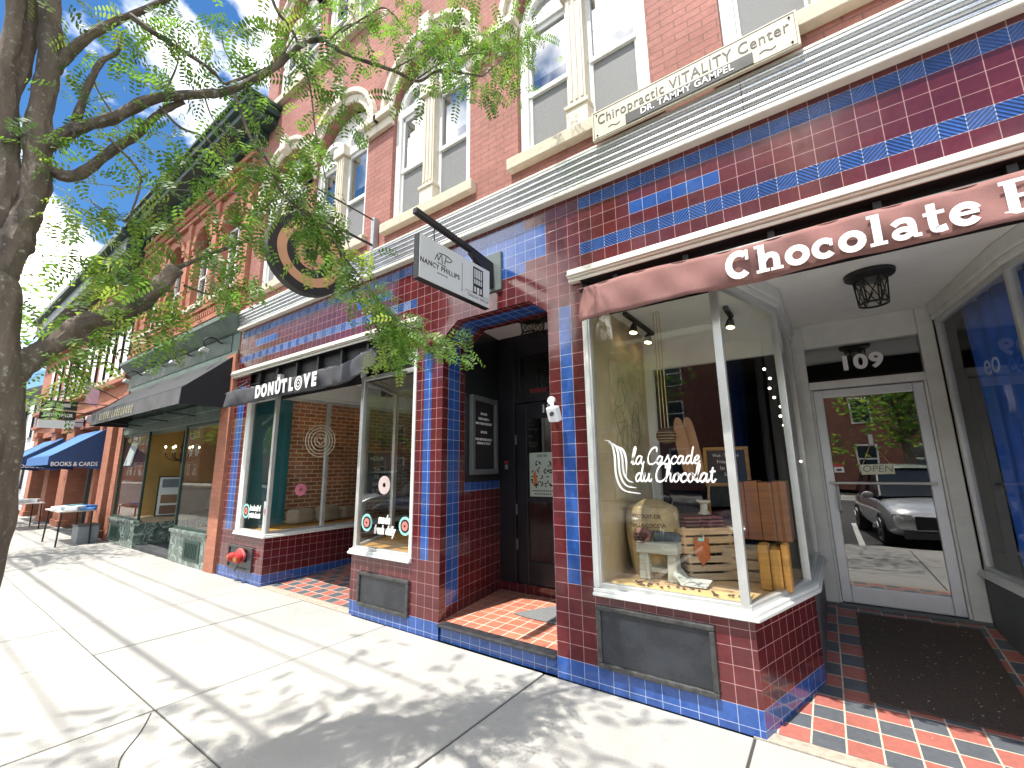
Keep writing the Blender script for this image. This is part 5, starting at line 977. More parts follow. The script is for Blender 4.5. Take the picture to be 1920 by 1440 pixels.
for k in range(4): g.tube([(bx+.088*cos(a)*cos(k*.35-.7), by+.088*sin(a)*cos(k*.35-.7), bz+.075*sin(k*.35-.7)) for a in [2*pi*j/20 for j in range(21)]], .0025, 5, cap=False)
g.build('rope_bands', ROPE, wv)
g = MB()
for k in range(3): g.tube([(bx-.03+k*.025, by, 2.97), (bx-.035+k*.03, by, bz+.07)], .0045, 5)
g.build('cord', ROPE, t)
for k, (dx_, dz_) in enumerate(((.08, -.1), (.15, -.13))): g = MB(); g.prism(cat([(0, .1), (.05, .08), (.09, -.1), (.12, -.36), (.06, -.42), (.0, -.2), (-.02, 0)], 3, True), lambda v, s: (bx+dx_+v[0]+.1*s*0, by+.03+.04*k+.012*s, bz+.05+v[1])); g.build('paddle', mat('tan_leather', (.38, .19, .09), .6, var=.2), t, smooth=True)
def easel(name, lab, c, w, h, ang, lines, lean=.12, fm=W4, sz=.06):
    t = thing(name, c, lab, 'chalkboard'); t.rotation_euler = (-lean, 0, ang)
    for a, b, d, e in ((-w, w, 0, .03), (-w, w, h-.03, h), (-w, -w+.03, .03, h-.03), (w-.03, w, .03, h-.03)): g = MB(); g.box(a, b, -.012, .012, d, e); g.build('frame', fm, t, local=True, bev=.003)
    g = MB(); g.box(-w+.03, w-.03, -.005, .005, .03, h-.03); o = g.build('slate', mat('slate_black', (.022, .024, .026), .6, var=.3), t, local=True)
    for s_, z in lines:
        q = text('chalk_lettering', s_, sz, (0, 0, 0), LETW, None, sx=.8); q.parent = o; q.location = (0, -.0075, z*h)
    for x in (-w+.02, w-.02): g = MB(); g.bar((x, .01, -.35), (x, 0, 0), .022, .018); g.build('leg', fm, t, local=True)
    return t
easel('chalkboard_easel', 'wood framed chalkboard of opening hours on an easel inside the chocolate window', (-.78, 1.28, 1.38), .19, .36, RAD(8), (('Wed - Thu 11-6', .78), ('Friday 11-7', .62), ('Sat 10-5', .46), ('Sun', .3)), sz=.042)
g = MB(); pts = [(-.42+.16*(k/10)+.02*sin(k*2), 1.7+.05*k, 2.5-.09*k) for k in range(11)]; g.tube(pts, .003, 5); t = thing('fairy_lights', (-.4, 1.9, 2.3), 'string of small warm fairy lights hanging inside the dark chocolate shop', 'string lights'); g.build('wire', BLACK, t)
for p in pts: g = MB(); g.ball(p, .014, 8); g.build('bulb', FAIRY, t)
t = obj('blue_curtain', 'royal blue curtain hanging behind the glass right of door 109', 'curtain', (1.3, .8, 1.8)); g = MB(); g.sheet(lambda u, v: (1.40-.30*u+.022*sin(u*58+v*1.5)+.03*(1-v)*u, .12+2.02*u+.02*sin(u*37), .70+2.2*v), 180, 12); g.build('drape', CURT, t, smooth=True, thick=.004)
t = thing('window_lettering', (1.1, .7, 2.2), 'pale blue lettering on the glass beside the royal blue curtain', 'lettering'); a_, b_ = Vector((.935, 2.25)), Vector((1.09, .95)); du2 = (b_-a_).normalized(); rt2 = Matrix(((du2.x, 0, du2.y), (du2.y, 0, -du2.x), (0, 1, 0))); text('lettering', 'eo', .24, (1.018, 1.27, 2.26), mat('pale_blue_lettering', (.35, .45, .75), .5), t, rot=rt2)
# ================================================================ donut shop contents
for i, y in enumerate((1.05, 1.55, 2.0)):
    t = obj('track_light', ['black spotlight on the donut shop ceiling nearest the street', 'middle black spotlight on the donut shop ceiling', 'black spotlight deepest inside the donut shop'][i], 'track light', (-7.2, y, 2.9), 'spotlights on the donut shop ceiling'); g = MB(); g.tube([(-7.2, y, 2.97), (-7.2, y, 2.88)], .012, 6); g.build('stem', BLACK, t); g = MB(); g.lathe([(.02, .04), (.05, 0), (.065, -.1), (0, -.1)], (-7.2, y, 2.85), 14, axis=(.3, -.3, 1), cap=False); g.build('lamp_head', BLACK, t, smooth=True); g = MB(); g.lathe([(0, 0), (.05, 0)], (-7.232, y+.032, 2.748), 12, axis=(.3, -.3, 1), cap=False); g.build('bulb', BULB, t)
easel('chalkboard_easel', 'leaning chalkboard with a yellow frame in the donut shop window', (-6.95, 2.15, .98), .30, .95, RAD(62), (('HOUR', .84), ('TH', .62), ('FR', .48), ('SAT', .34), ('SUN', .2)), fm=mat('yellow_pine', (.58, .40, .15), .6), lean=.16, sz=.11)
for i, (x, y, w, h, lab) in enumerate(((-7.3, .9, .24, .24, 'tan paper cushion nearest the street on the donut window shelf'), (-7.25, 1.35, .22, .26, 'tan paper cushion in the middle of the donut window shelf'), (-7.3, 1.75, .2, .22, 'tan paper cushion deepest on the donut window shelf'))):
    g = MB(); g.obox((x, y, .70+h/2), (w*.45, .05, 0), (-.04, w*.75, 0), (0, 0, h/2)); o = g.build('paper_cushion', mat('tan_paper', (.42, .34, .25), .9, var=.15), bev=.05); tag(o, lab, 'cushion', 'tan cushions in the donut window')
t = obj('toy_crane', 'yellow bar shelf inside the right donut shop window', 'shelf', (-4.3, 1.4, 1.9)); g = MB(); g.box(-4.95, -4.0, 1.42, 1.5, 1.86, 1.96); g.build('bar', YEL, t, bev=.01); g = MB(); g.tube([(-4.1, 1.46, 1.96), (-4.0, 1.46, 2.2)], .015, 6); g.build('arm', YEL, t)
t.name = 'yellow_shelf'
t = obj('menu_sheet', 'white printed menu sheets on the dark wall behind the donut window', 'menu', (-4.6, 1.5, 1.6)); 
for i in range(3): g = MB(); g.box(-4.72, -4.42, 1.535, 1.545, 1.20+i*.19, 1.37+i*.19); g.build('sheet', SIGNW, t)
# green shop contents
t = thing('chandelier', (-13.2, 1.0, 2.2), 'black iron chandelier with candle bulbs in the green marble shop window', 'chandelier'); c = Vector((-13.2, 1.0, 2.08))
g = MB(); g.tube([(c.x, c.y, 2.9), (c.x, c.y, 1.78)], .018, 8); g.lathe([(.0, -.3), (.04, -.26), (.02, -.18), (.05, -.1), (.02, 0), (.05, .1), (.0, .2)], c, 12, cap=False); g.build('stem', BLACK, t, smooth=True)
for k in range(6):
    a = 2*pi*k/6+.3; e = Vector((cos(a), sin(a), 0)); g = MB(); g.tube([c+e*.02+Vector((0, 0, -.18)), c+e*.16+Vector((0, 0, -.24)), c+e*.30+Vector((0, 0, -.16)), c+e*.34+Vector((0, 0, -.04))], .012, 6); arm = g.build('arm', BLACK, t, smooth=True)
    g = MB(); g.lathe([(.0, -.04), (.045, -.03), (.02, -.02), (.016, .07), (0, .07)], c+e*.34, 10, cap=False); g.build('candle_cup', CREAM, arm, smooth=True); g = MB(); g.ball(c+e*.34+Vector((0, 0, .10)), .022, 8, sc=(1, 1, 1.5)); g.build('bulb', BULB, arm, smooth=True)
t = thing('poster_stand', (-13.2, .8, 1.0), 'tall framed white poster stand in the left window of the green marble shop', 'poster'); g = MB(); g.obox((-13.2, .85, 1.0), (.075, .235, 0), (.016, -.005, 0), (-.03, .01, .47)); o = g.build('frame', BLACK, t); g = MB(); g.obox((-13.182, .844, 1.0), (.066, .205, 0), (.004, -.0012, 0), (-.028, .009, .44)); q = g.build('sheet', SIGNW, o)
for z, m in ((1.30, mat('blue_grey_print', (.18, .22, .27), .7)), (.93, mat('brown_print', (.30, .17, .10), .7)), (.68, mat('brown_print2', (.22, .12, .08), .7))): g = MB(); g.obox((-13.175-.064*(z-1), .842+.02*(z-1), z), (.05, .155, 0), (.003, -.001, 0), (-.006, .002, .10)); g.build('picture', m, o)
for i, (x, y, w, h, m, lab) in enumerate(((-9.1, .55, .3, .42, MINT, 'pale sign card propped in the right green shop window'), (-13.6, .12, .35, .6, SIGNW, 'white paper notice hung in the left green shop window'), (-13.5, 1.9, .4, .5, OCHRE, 'gold framed picture on an easel in the left green shop window'), (-9.0, 1.2, .5, .8, mat('floral_print', (.4, .42, .4), .7, var=.7, vs=8), 'large floral picture at the right of the green shop window'))):
    z = .55 if i != 1 else 1.7; t = thing('window_card', (x, y, z), lab, 'picture'); g = MB(); g.obox((x, y, z+h/2), (w/2, .03, 0), (0, .01, 0), (0, .05, h/2)); fr = g.build('frame', BLACK, t); g = MB(); g.obox((x, y-.014, z+h/2), (w/2-.03, .03, 0), (0, .004, 0), (0, .05, h/2-.03)); g.build('sheet', m, fr)
t = thing('iron_rack', (-9.5, .6, .6), 'grey metal rack shelf in the right green shop window', 'rack'); g = MB()
for z in (.75, 1.0, 1.2): g.tube([(-9.85, .5, z), (-8.8, .5, z)], .012, 6); g.tube([(-9.85, .9, z), (-8.8, .9, z)], .012, 6)
for x in (-9.85, -9.5, -9.15, -8.8): g.tube([(x, .5, .56), (x, .5, 1.2)], .012, 6); g.tube([(x, .9, .56), (x, .9, 1.2)], .012, 6)
g.build('bars', STEEL, t, smooth=True)
# ================================================================ tables on the far pavement
def ftable(x, y, lab, w=1.5, d=.7):
    t = thing('folding_table', (x, y, 0), lab, 'table', 'tables outside the bookshop'); g = MB(); g.box(x-w/2, x+w/2, y-d/2, y+d/2, .72, .75); g.build('tabletop', mat('pale_table', (.62, .58, .56), .6), t, bev=.006)
    for sx in (-1, 1):
        for sy in (-1, 1): g = MB(); g.tube([(x+sx*(w/2-.1), y+sy*(d/2-.06), .72), (x+sx*(w/2-.05), y+sy*(d/2-.04), 0)], .016, 6); g.build('leg', BLACK, t)
    return t
def pile(x, y, z, n, lab, grp, seed):
    rng = random.Random(seed)
    for i in range(n):
        a = rng.uniform(0, 3.14); w, d = rng.uniform(.09, .14), rng.uniform(.12, .18); px, py = x+rng.uniform(-.5, .5), y+rng.uniform(-.2, .2); h = rng.uniform(.02, .05)
        g = MB(); g.obox((px, py, z+h), (w*cos(a), w*sin(a), 0), (-d*sin(a), d*cos(a), 0), (rng.uniform(-.01, .01), 0, h)); o = g.build('folded_cloth', [NAVY, NAVYL, mat('grey_cloth', (.28, .33, .4), .9), mat('teal_cloth', (.1, .3, .36), .9), SIGNW][rng.randrange(5)], bev=.012); tag(o, lab, 'folded cloth', grp)
ftable(-14.55, -.62, 'folding table heaped with blue cloths in front of the nearest brick pier', 1.5, .62); pile(-14.3, -.6, .752, 14, 'folded blue or grey cloth heaped on the nearer folding table', 'cloths on the nearer table', 3)
ftable(-19.4, -.8, 'folding table with boxes farther along the brick building'); pile(-19.3, -.8, .752, 7, 'folded cloth on the farther folding table', 'cloths on the farther table', 9)
t = thing('plastic_tub', (-14.6, -.3, 0), 'grey storage tub under the nearer folding table', 'tub'); g = MB(); g.prism([(-.25, 0), (.25, 0), (.28, .38), (-.28, .38)], lambda v, s: (-14.2+v[0], -.55+.36*s, v[1])); g.build('tub', mat('grey_plastic', (.2, .23, .25), .5), t, bev=.01); g = MB(); g.box(-14.5, -13.9, -.57, -.17, .381, .41); g.build('lid', mat('dark_lid', (.08, .1, .11), .5), t, bev=.008)
t = thing('waste_bin', (-21.5, -1.0, 0), 'dark round waste bin beyond the farther folding table', 'bin'); g = MB(); g.lathe([(.0, 0), (.26, 0), (.3, .8), (0, .8)], (-21.5, -1.0, 0), 18, cap=False); g.build('body', mat('bin_plastic', (.04, .05, .06), .5), t, smooth=True); g = MB(); g.lathe([(.32, 0), (.32, .06), (.2, .18), (0, .2)], (-21.5, -1.0, .8), 18, cap=False); g.build('lid', mat('bin_lid', (.03, .07, .08), .5), t, smooth=True)
# ================================================================ overhead wires
for i, (y, z, r, lab) in enumerate(((-4.45, 7.2, .024, 'thick overhead cable bundle running along the street above the kerb'), (-3.55, 7.4, .011, 'thin overhead wire nearest the buildings'), (-4.0, 7.8, .012, 'overhead wire beside the thick cable bundle'), (-5.15, 7.3, .013, 'outermost overhead wire above the parked cars'))):
    g = MB(); g.tube([(x, y, z+.000*x+.0008*(x+12)**2) for x in range(-46, 10, 4)], r, 6); tag(g.build('overhead_wire', BLACK, smooth=True), lab, 'wire', 'wires along the street')
a_, b_ = at(470, 363, -.05), at(60, 334, -2.2); g = MB(); g.tube([a_, a_.lerp(b_, .5)+Vector((0, 0, -.05)), b_, b_+(b_-a_)*.6], .008, 5); tag(g.build('service_cable', BLACK), 'thin cable crossing the sky from the arched windows towards the street', 'wire')
# ================================================================ trees
rng = random.Random(21)
def leaf_add(mb, p, d, L, droop, mi):
    """one pinnate locust leaf: paired leaflets along a drooping midrib"""
    d = d.normalized(); side = d.cross(Vector((0, 0, 1))); side = side.normalized() if side.length > .05 else Vector((1, 0, 0)); n = max(5, int(L/.019)); q = Vector(p)
    nrm = side.cross(d).normalized(); rl = rng.uniform(-.9, .9); side = (side*cos(rl)+nrm*sin(rl)).normalized()
    for k in range(n):
        q = q+d*(L/n); d = (d+Vector((0, 0, -droop/n))).normalized(); up = side.cross(d).normalized()
        ll = .041*(.55+.45*sin(pi*(k+1)/(n+1)))*rng.uniform(.85, 1.15)*max(.8, min(1.5, L/.17)); w = ll*.2
        for s in (-1, 1):
            a = (side*s*.92+d*.38+up*rng.uniform(-.35, .2)).normalized(); b = a.cross(up).normalized()
            tip = q+a*ll; m = q+a*ll*.5
            mb.face([q, m+b*w+a*ll*-.12, tip-a*ll*.18+b*w*.75, tip, tip-a*ll*.18-b*w*.75, m-b*w-a*ll*.12], mi)
def sprig(mb, p, d, n, L, tw, spread=.8):
    p = Vector(p)
    for i in range(n):
        a = Vector((rng.gauss(0, 1), rng.gauss(0, 1), rng.gauss(-.25, .6)))
        leaf_add(mb, p+Vector((rng.gauss(0, tw), rng.gauss(0, tw), rng.gauss(0, tw))), a.normalized()*spread+d*(1-spread)+Vector((0, 0, -.1)), L*rng.uniform(.7, 1.3), rng.uniform(.4, 1.2), rng.choices((0, 1, 2), (5, 3, 3))[0])
XL_ = lambda px: -3.05+(px-75)*.00158
def atx(px, py, X):
    d = ((px-960)/FPX)*_r2 - ((py-720)/FPX)*_u3 + _f2
    return Vector((0, CY, CZ)) + d*(X/d.x)
def seen(p, mg=40):
    v = Vector(p)-Vector((0, CY, CZ)); z = v.dot(_f2)
    if z <= .1: return False
    x, y = 960+FPX*v.dot(_r2)/z, 720-FPX*v.dot(_u3)/z
    return -mg < x < 1920+mg and -mg < y < 1440+mg
TREE = thing('honey_locust_tree', (-3.1, -3.0, 0), 'lichened honey locust street tree leaning its branches over the shopfronts from the left', 'tree')
def limb(pts, r0, r1, nm='branch', wig=.012, n=5):
    Q = [Vector(p) for p in pts]; Q = [p+Vector((rng.uniform(-wig, wig), rng.uniform(-wig, wig), rng.uniform(-wig, wig)))*(1 if 0 < i < len(Q)-1 else 0) for i, p in enumerate(Q)]
    if len(Q) == 2: Q = [Q[0], Q[0].lerp(Q[1], .5)+Vector((0, 0, wig)), Q[1]]
    P = cat(Q, n+4); N_ = len(P); a, b, c, d = [rng.uniform(0, 6) for _ in range(4)]; g = MB(); k_ = 14 if r0 > .02 else 6; i0 = 0
    R0 = [(r0+(r1-r0)*(i/(N_-1))**.8)*(1+.06*sin(i*.9+a)+.05*sin(i*.37+b)) for i in range(N_)]
    g.tube(P, R0, k_)
    if r0 > .02:   # bark ridges and swellings
        for i in range(N_):
            for q in range(k_): v = g.v[i*k_+q]; g.v[i*k_+q] = P[i]+(v-P[i])*(1+.07*sin(q*3.1+i*.5+c)+.05*sin(i*1.7+q*1.3+d))
    g.build(nm, BARK, TREE, smooth=True); return P
# trunk and the big forking limbs
tk_ = [(-118, 1250), (-92, 1120), (-70, 1036), (-54, 970), (-43, 880), (-36, 790), (-33, 700), (-36, 640), (-32, 580), (-22, 525), (-14, 500)]
P = cat([Vector((-3.12, -3.02, -.06))]+[atx(a, b, -3.05) for a, b in tk_], 5); g = MB()
g.sheet(lambda u, v: (lambda p, r: p+Vector((cos(2*pi*u), sin(2*pi*u), 0))*r)(P[min(int(v*(len(P)-1)+.5), len(P)-1)], (.132-.012*v+.03*max(0, .15-v)/.15)*(max(.02, 1-((v-.86)/.14)**2*.97) if v > .86 else 1)*(1+.06*sin(6*pi*u+v*7)+.035*sin(14*pi*u-v*13)+.03*sin(v*40))), 28, len(P)-1)
g.build('trunk', BARK, TREE, smooth=True)
px = lambda pts: [atx(a, b, c) for a, b, c in pts]
XX = lambda pts, o=0.: [atx(a, b, XL_(a)+o) for a, b in pts]
BR = []
BR.append(limb(px([(-34, 640, -3.05), (-16, 560, -3.05), (16, 480, -3.05), (48, 425, -3.05), (72, 350, -3.05), (78, 220, -3.05), (90, 110, -3.05), (100, 0, -3.05), (112, -120, -3.05), (130, -300, -3.05)]), .074, .034))
BR.append(limb(px([(-34, 640, -3.06), (-14, 540, -3.09), (2, 440, -3.1), (8, 360, -3.1), (12, 250, -3.1), (6, 150, -3.08), (22, 40, -3.06), (40, -60, -3.05), (70, -260, -3.05)]), .064, .03))
BR.append(limb(px([(8, 390, -3.08), (35, 350, -3.06), (58, 310, -3.05)]), .03, .025)); BR.append(limb(px([(10, 270, -3.1), (12, 190, -3.105), (40, 125, -3.12), (62, 40, -3.14), (72, -60, -3.16), (90, -200, -3.2)]), .036, .028))
low = limb(px([(10, 715, -3.05), (60, 672, -3.02), (108, 640, -2.98), (160, 606, -2.90), (240, 582, -2.76), (300, 535, -2.64), (330, 503, -2.58)]), .055, .036); BR.append(low)
g = MB(); g.tube([low[-1]-(low[-1]-low[-2]).normalized()*.02, low[-1]+(low[-1]-low[-2]).normalized()*.006], [.040, .034], 12); g.build('branch_stub', mat('cut_wood', (.16, .13, .11), .9, var=.3, vs=30), TREE)
BR.append(limb(XX([(326, 505), (400, 478), (470, 450), (478, 446)]), .013, .005)); BR.append(limb(XX([(345, 535), (400, 548), (440, 542), (462, 540)]), .007, .003))
A_ = [(85, 275), (125, 258), (147, 240), (213, 217), (290, 190), (377, 173), (423, 170), (467, 157), (513, 120), (567, 85), (610, 80), (645, 97), (735, 131), (783, 147), (830, 135), (905, 143)]
BR.append(limb(XX(A_), .034, .006, n=4)); BR.append(limb(XX(((95, 322), (145, 326), (205, 284), (262, 250), (300, 213), (345, 190)), -.03), .030, .014))
BR.append(limb(XX(((98, 135), (120, 105), (160, 77), (207, 43), (247, 27), (317, 0), (370, -30), (470, -90)), -.04), .030, .009)); BR.append(limb(XX(((245, 30), (300, 70), (390, 130), (420, 158)), -.03), .018, .007)); BR.append(limb(XX(((133, 253), (165, 170), (192, 125), (217, 95), (228, 60))), .021, .007))
BR.append(limb(XX(((440, 178), (471, 260), (498, 302), (529, 353), (560, 393), (600, 425), (650, 480), (690, 545), (745, 600), (805, 628), (885, 660)), .08), .010, .002)); BR.append(limb(XX(((562, 95), (579, 146), (590, 188), (592, 260), (608, 327), (612, 368), (625, 420))), .007, .002))
BR.append(limb(XX(((500, -40), (520, 20), (545, 60), (560, 88))), .012, .007)); BR.append(limb(XX(((640, 60), (690, 30), (720, 15), (760, 50), (793, 87), (835, 112)), -.04), .007, .003)); BR.append(limb(XX(((422, 158), (470, 140), (520, 110), (560, 60), (600, 30))), .009, .003)); BR.append(limb(XX(((300, 200), (340, 240), (390, 260), (450, 330), (480, 370))), .008, .003)); BR.append(limb(XX(((205, 260), (260, 330), (250, 400), (232, 412), (170, 378))), .007, .002)); BR.append(limb(XX(((232, 412), (215, 395), (180, 388), (168, 372))), .003, .0015))
for pl in (((300, 190), (330, 130), (335, 90), (332, 40)), ((213, 217), (180, 165), (170, 120)), ((380, 172), (400, 220), (440, 260)), ((470, 155), (430, 100), (415, 60)), ((610, 82), (650, 50), (700, 40), (740, 20)), ((735, 131), (790, 100), (850, 80), (930, 60)), ((783, 147), (840, 110), (900, 100), (960, 110)), ((905, 143), (930, 120), (975, 80), (1000, 60)), ((529, 353), (500, 390), (470, 410)), ((600, 425), (640, 440), (660, 480)), ((690, 545), (720, 590), (730, 650))): BR.append(limb(XX(pl, rng.uniform(-.04, .06)), .006, .002))
# limbs above the view that shade the pavement
OUT = []
for pl in (((-3.0, -2.95, 4.2), (-2.8, -3.0, 5.0), (-2.2, -3.2, 5.5), (-1.4, -3.3, 5.8), (-.3, -3.2, 6.0)), ((-3.0, -2.95, 4.4), (-3.1, -3.5, 5.3), (-2.6, -4.1, 5.9), (-1.4, -4.4, 6.2)), ((-2.2, -3.2, 5.5), (-1.8, -3.7, 5.8), (-1.2, -3.9, 5.9), (-.2, -3.9, 6.1)), ((-2.4, -3.15, 5.4), (-2.4, -2.9, 5.8), (-1.9, -2.7, 6.0))):
    OUT.append(limb([Vector(p) for p in pl], .045, .010, wig=.04))
for B in OUT:
    for k in range(8, len(B)-1, 4):
        d = Vector((rng.uniform(-.3, 1), rng.uniform(-1, 1), rng.uniform(-.2, .3))).normalized()*rng.uniform(.5, .9); limb([B[k], B[k]+d*.5+Vector((0, 0, .05)), B[k]+d], .012, .003, 'twig', n=3)
LV = MB()
# foliage masses read from the photograph: px, py, radius px, leaves
for x, y, r, n in ((250, 520, 62, 52), (205, 575, 45, 30), (320, 590, 40, 34), (290, 640, 22, 12), (160, 640, 40, 26), (130, 690, 28, 12), (110, 745, 26, 10), (180, 480, 36, 16), (285, 450, 50, 26), (400, 455, 38, 18), (425, 530, 34, 34), (470, 400, 40, 18), (390, 350, 34, 14), (310, 345, 40, 14), (330, 280, 44, 14), (250, 250, 34, 8), (470, 300, 38, 20), (530, 330, 44, 28), (560, 280, 40, 22), (600, 380, 34, 18), (590, 440, 36, 30), (640, 500, 36, 32), (690, 555, 30, 22), (725, 610, 30, 40), (735, 660, 22, 26), (770, 620, 26, 22), (830, 640, 24, 18), (870, 668, 14, 6), (640, 180, 46, 18), (590, 130, 44, 22), (660, 240, 30, 10), (700, 120, 24, 8), (725, 60, 34, 14), (770, 80, 44, 26), (840, 110, 50, 44), (900, 90, 60, 56), (950, 60, 50, 46), (900, 170, 36, 26), (960, 130, 40, 30), (1000, 70, 26, 14), (860, 30, 60, 36), (970, 180, 18, 6), (780, 170, 22, 8), (810, 20, 50, 22),
        (620, 30, 60, 24), (540, 40, 60, 26), (470, 90, 46, 18), (420, 40, 50, 20), (360, 100, 46, 22), (300, 120, 44, 20), (260, 60, 50, 16), (330, 30, 50, 18), (210, 120, 36, 12), (180, 190, 30, 10), (60, 250, 40, 8), (40, 160, 40, 6), (100, 270, 30, 8), (20, 225, 20, 5), (130, 400, 30, 8), (120, 480, 34, 9), (60, 560, 26, 4), (140, 20, 50, 12), (60, 20, 60, 10), (250, 190, 40, 12), (430, 230, 34, 12), (680, 20, 40, 14), (440, 130, 40, 12), (500, 220, 40, 14), (540, 400, 30, 14)):
    for i in range(int(n*(1.0 if y > 420 and x < 340 else 1.38 if y > 250 else .62 if x < 470 else 1.15))):
        a, b = rng.gauss(x, r*.6), rng.gauss(y, r*.6); p = atx(a, b, XL_(max(a, 40))+rng.gauss(.0, .12))
        d = Vector((rng.gauss(.15, .7), rng.gauss(.1, .6), rng.gauss(-.35, .5)))
        leaf_add(LV, p, d, rng.uniform(.09, .17), rng.uniform(.3, 1.2), rng.choices((0, 1, 2), (5, 4 if y > 380 else 1, 3 if y > 380 else 6))[0])  # higher leaves take the darker mix: their backlit look is in the colour
for B in BR[5:]:
    for p in B[3::4]:
        if rng.random() < .8: sprig(LV, p, Vector((.2, .3, -.3)), rng.randrange(1, 4), .12, .035)
# the crown above the view
cl = [(rng.uniform(-4.2, .9), rng.uniform(-3.2, -.15)) for _ in range(84)]
for xg, yg in cl:
    if (xg < -3.3 and yg > -1.75) or (yg > -.8 and (rng.random() < .6 or xg > -1.2)) or (xg > -.3 and yg > -.9): continue
    for i in range(17 if xg > -1.7 else 10):
        z = rng.uniform(4.8, 6.9); p = Vector((rng.gauss(xg, .3)-.07*z, rng.gauss(yg, .26)-.385*z, z))
        if not seen(p, 130): leaf_add(LV, p, Vector((rng.gauss(0, 1), rng.gauss(0, 1), rng.gauss(-.2, .4))), rng.uniform(.12, .2), rng.uniform(.2, .9), rng.choices((0, 1, 2), (5, 2, 3))[0])
for i in range(110):   # rest of the crown, up and away from the street
    p = Vector((-2.9+rng.gauss(0, .8), -4.9+rng.gauss(0, .8), 6.4+rng.gauss(0, .8)))
    if not seen(p, 60) and p.z > 4.6: leaf_add(LV, p, Vector((rng.gauss(0, 1), rng.gauss(0, 1), rng.gauss(-.2, .4))), rng.uniform(.18, .28), .6, rng.randrange(3))
LV.build('crown', [LEAF, LEAFY, LEAFD], TREE, fix=False)
def far_tree(loc, h, r, lab, nleaf, lsize, seed, trunk_r=.16):
    R_ = random.Random(seed); t = thing('street_tree', loc, lab, 'tree'); x, y, z = loc; g = MB(); g.tube([(x, y, z-.1), (x+.05, y, z+h*.25), (x, y+.1, z+h*.45), (x+.1, y, z+h*.7)], [trunk_r*1.2, trunk_r, trunk_r*.8, trunk_r*.3], 10)
    for k in range(7):
        a = R_.uniform(0, 6.28); g.tube([(x, y, z+h*(.35+.05*k)), (x+r*.4*cos(a), y+r*.4*sin(a), z+h*(.5+.05*k)), (x+r*.8*cos(a), y+r*.8*sin(a), z+h*(.58+.05*k))], [trunk_r*.5, trunk_r*.3, .02], 6)
    g.build('trunk', BARK, t, smooth=True); g = MB(); C_ = [(R_.gauss(0, r*.45), R_.gauss(0, r*.45), h*.68+R_.gauss(0, r*.36)) for _ in range(26)]
    for i in range(nleaf):
        c = R_.choice(C_); p = Vector((x+c[0]+R_.gauss(0, r*.17), y+c[1]+R_.gauss(0, r*.17), z+c[2]+R_.gauss(0, r*.14))); a = Vector((R_.gauss(0, 1), R_.gauss(0, 1), R_.gauss(0, .5))).normalized(); b = a.orthogonal().normalized()*.45; L = lsize*R_.uniform(.6, 1.3)
        g.face([p-a*L, p-b*L, p+a*L, p+b*L], R_.randrange(3))
    g.build('crown', [LEAF, LEAFY, LEAFD], t, fix=False); return t
far_tree((-13.2, -2.75, 0), 6.6, 2.1, 'pale leaved street tree farther along the kerb behind the lichened trunk', 2300, .06, 5)
far_tree((-21, -2.8, 0), 6.5, 2.1, 'farthest street tree along the kerb by the white house', 1500, .08, 6)
# ================================================================ across the street (seen in the shop glass)
for i, (x, y) in enumerate(((-16, -19), (-8.5, -18.7), (3.0, -19.6), (6.5, -18.8), (13, -19))): far_tree((x, y, 0), 7.6+(i % 2), 3.4, ['dark leafy tree on the opposite pavement, farthest left', 'dark leafy tree on the opposite pavement, second from the left', 'dark leafy tree on the opposite pavement facing door 109', 'dark leafy tree on the opposite pavement, second from the right', 'dark leafy tree on the opposite pavement, farthest right'][i], 2600, .17, 30+i, .22)
for i, (x0, x1, y, h, m, lab) in enumerate(((-40, -20, -25, 9, BRICK, 'long red brick block across the street with white sash windows'), (-19.5, -4, -26, 10, BRICKDK, 'dark brick hall across the street behind the trees'), (-2, 14, -27, 8, BRICKDK, 'dark brick house across the street behind the tree facing door 109'), (-75, -42, -25, 9, BRICK, 'red brick block across the street, far to the left'), (-120, -78, -24, 10, BRICKDK, 'dark brick block across the street, farthest to the left'))):
    t = thing('opposite_building', ((x0+x1)/2, y, 0), lab, 'building'); g = MB(); g.box(x0, x1, y-8, y, 0, h); g.build('wall', m, t); g = MB(); g.box(x0-.3, x1+.3, y-8.3, y+.4, h, h+.5); g.build('cornice', CREAM if i else GREEN, t)
    nx = int((x1-x0)/2.6)
    for k in range(nx):
        for z in (1.0, 4.0, 6.7):
            if z+1.7 > h: continue
            xx = x0+1.3+k*2.6; g = MB(); g.box(xx-.55, xx+.55, y+.001, y+.06, z, z+1.7); w = g.build('window', WHITE, t); g = MB()
            for s in (0, 1): g.box(xx-.45, xx+.45, y+.0605, y+.07, z+.1+s*.8, z+.8+s*.8)
            g.build('pane', mat('far_window_glass', (.03, .04, .05), .08), w)
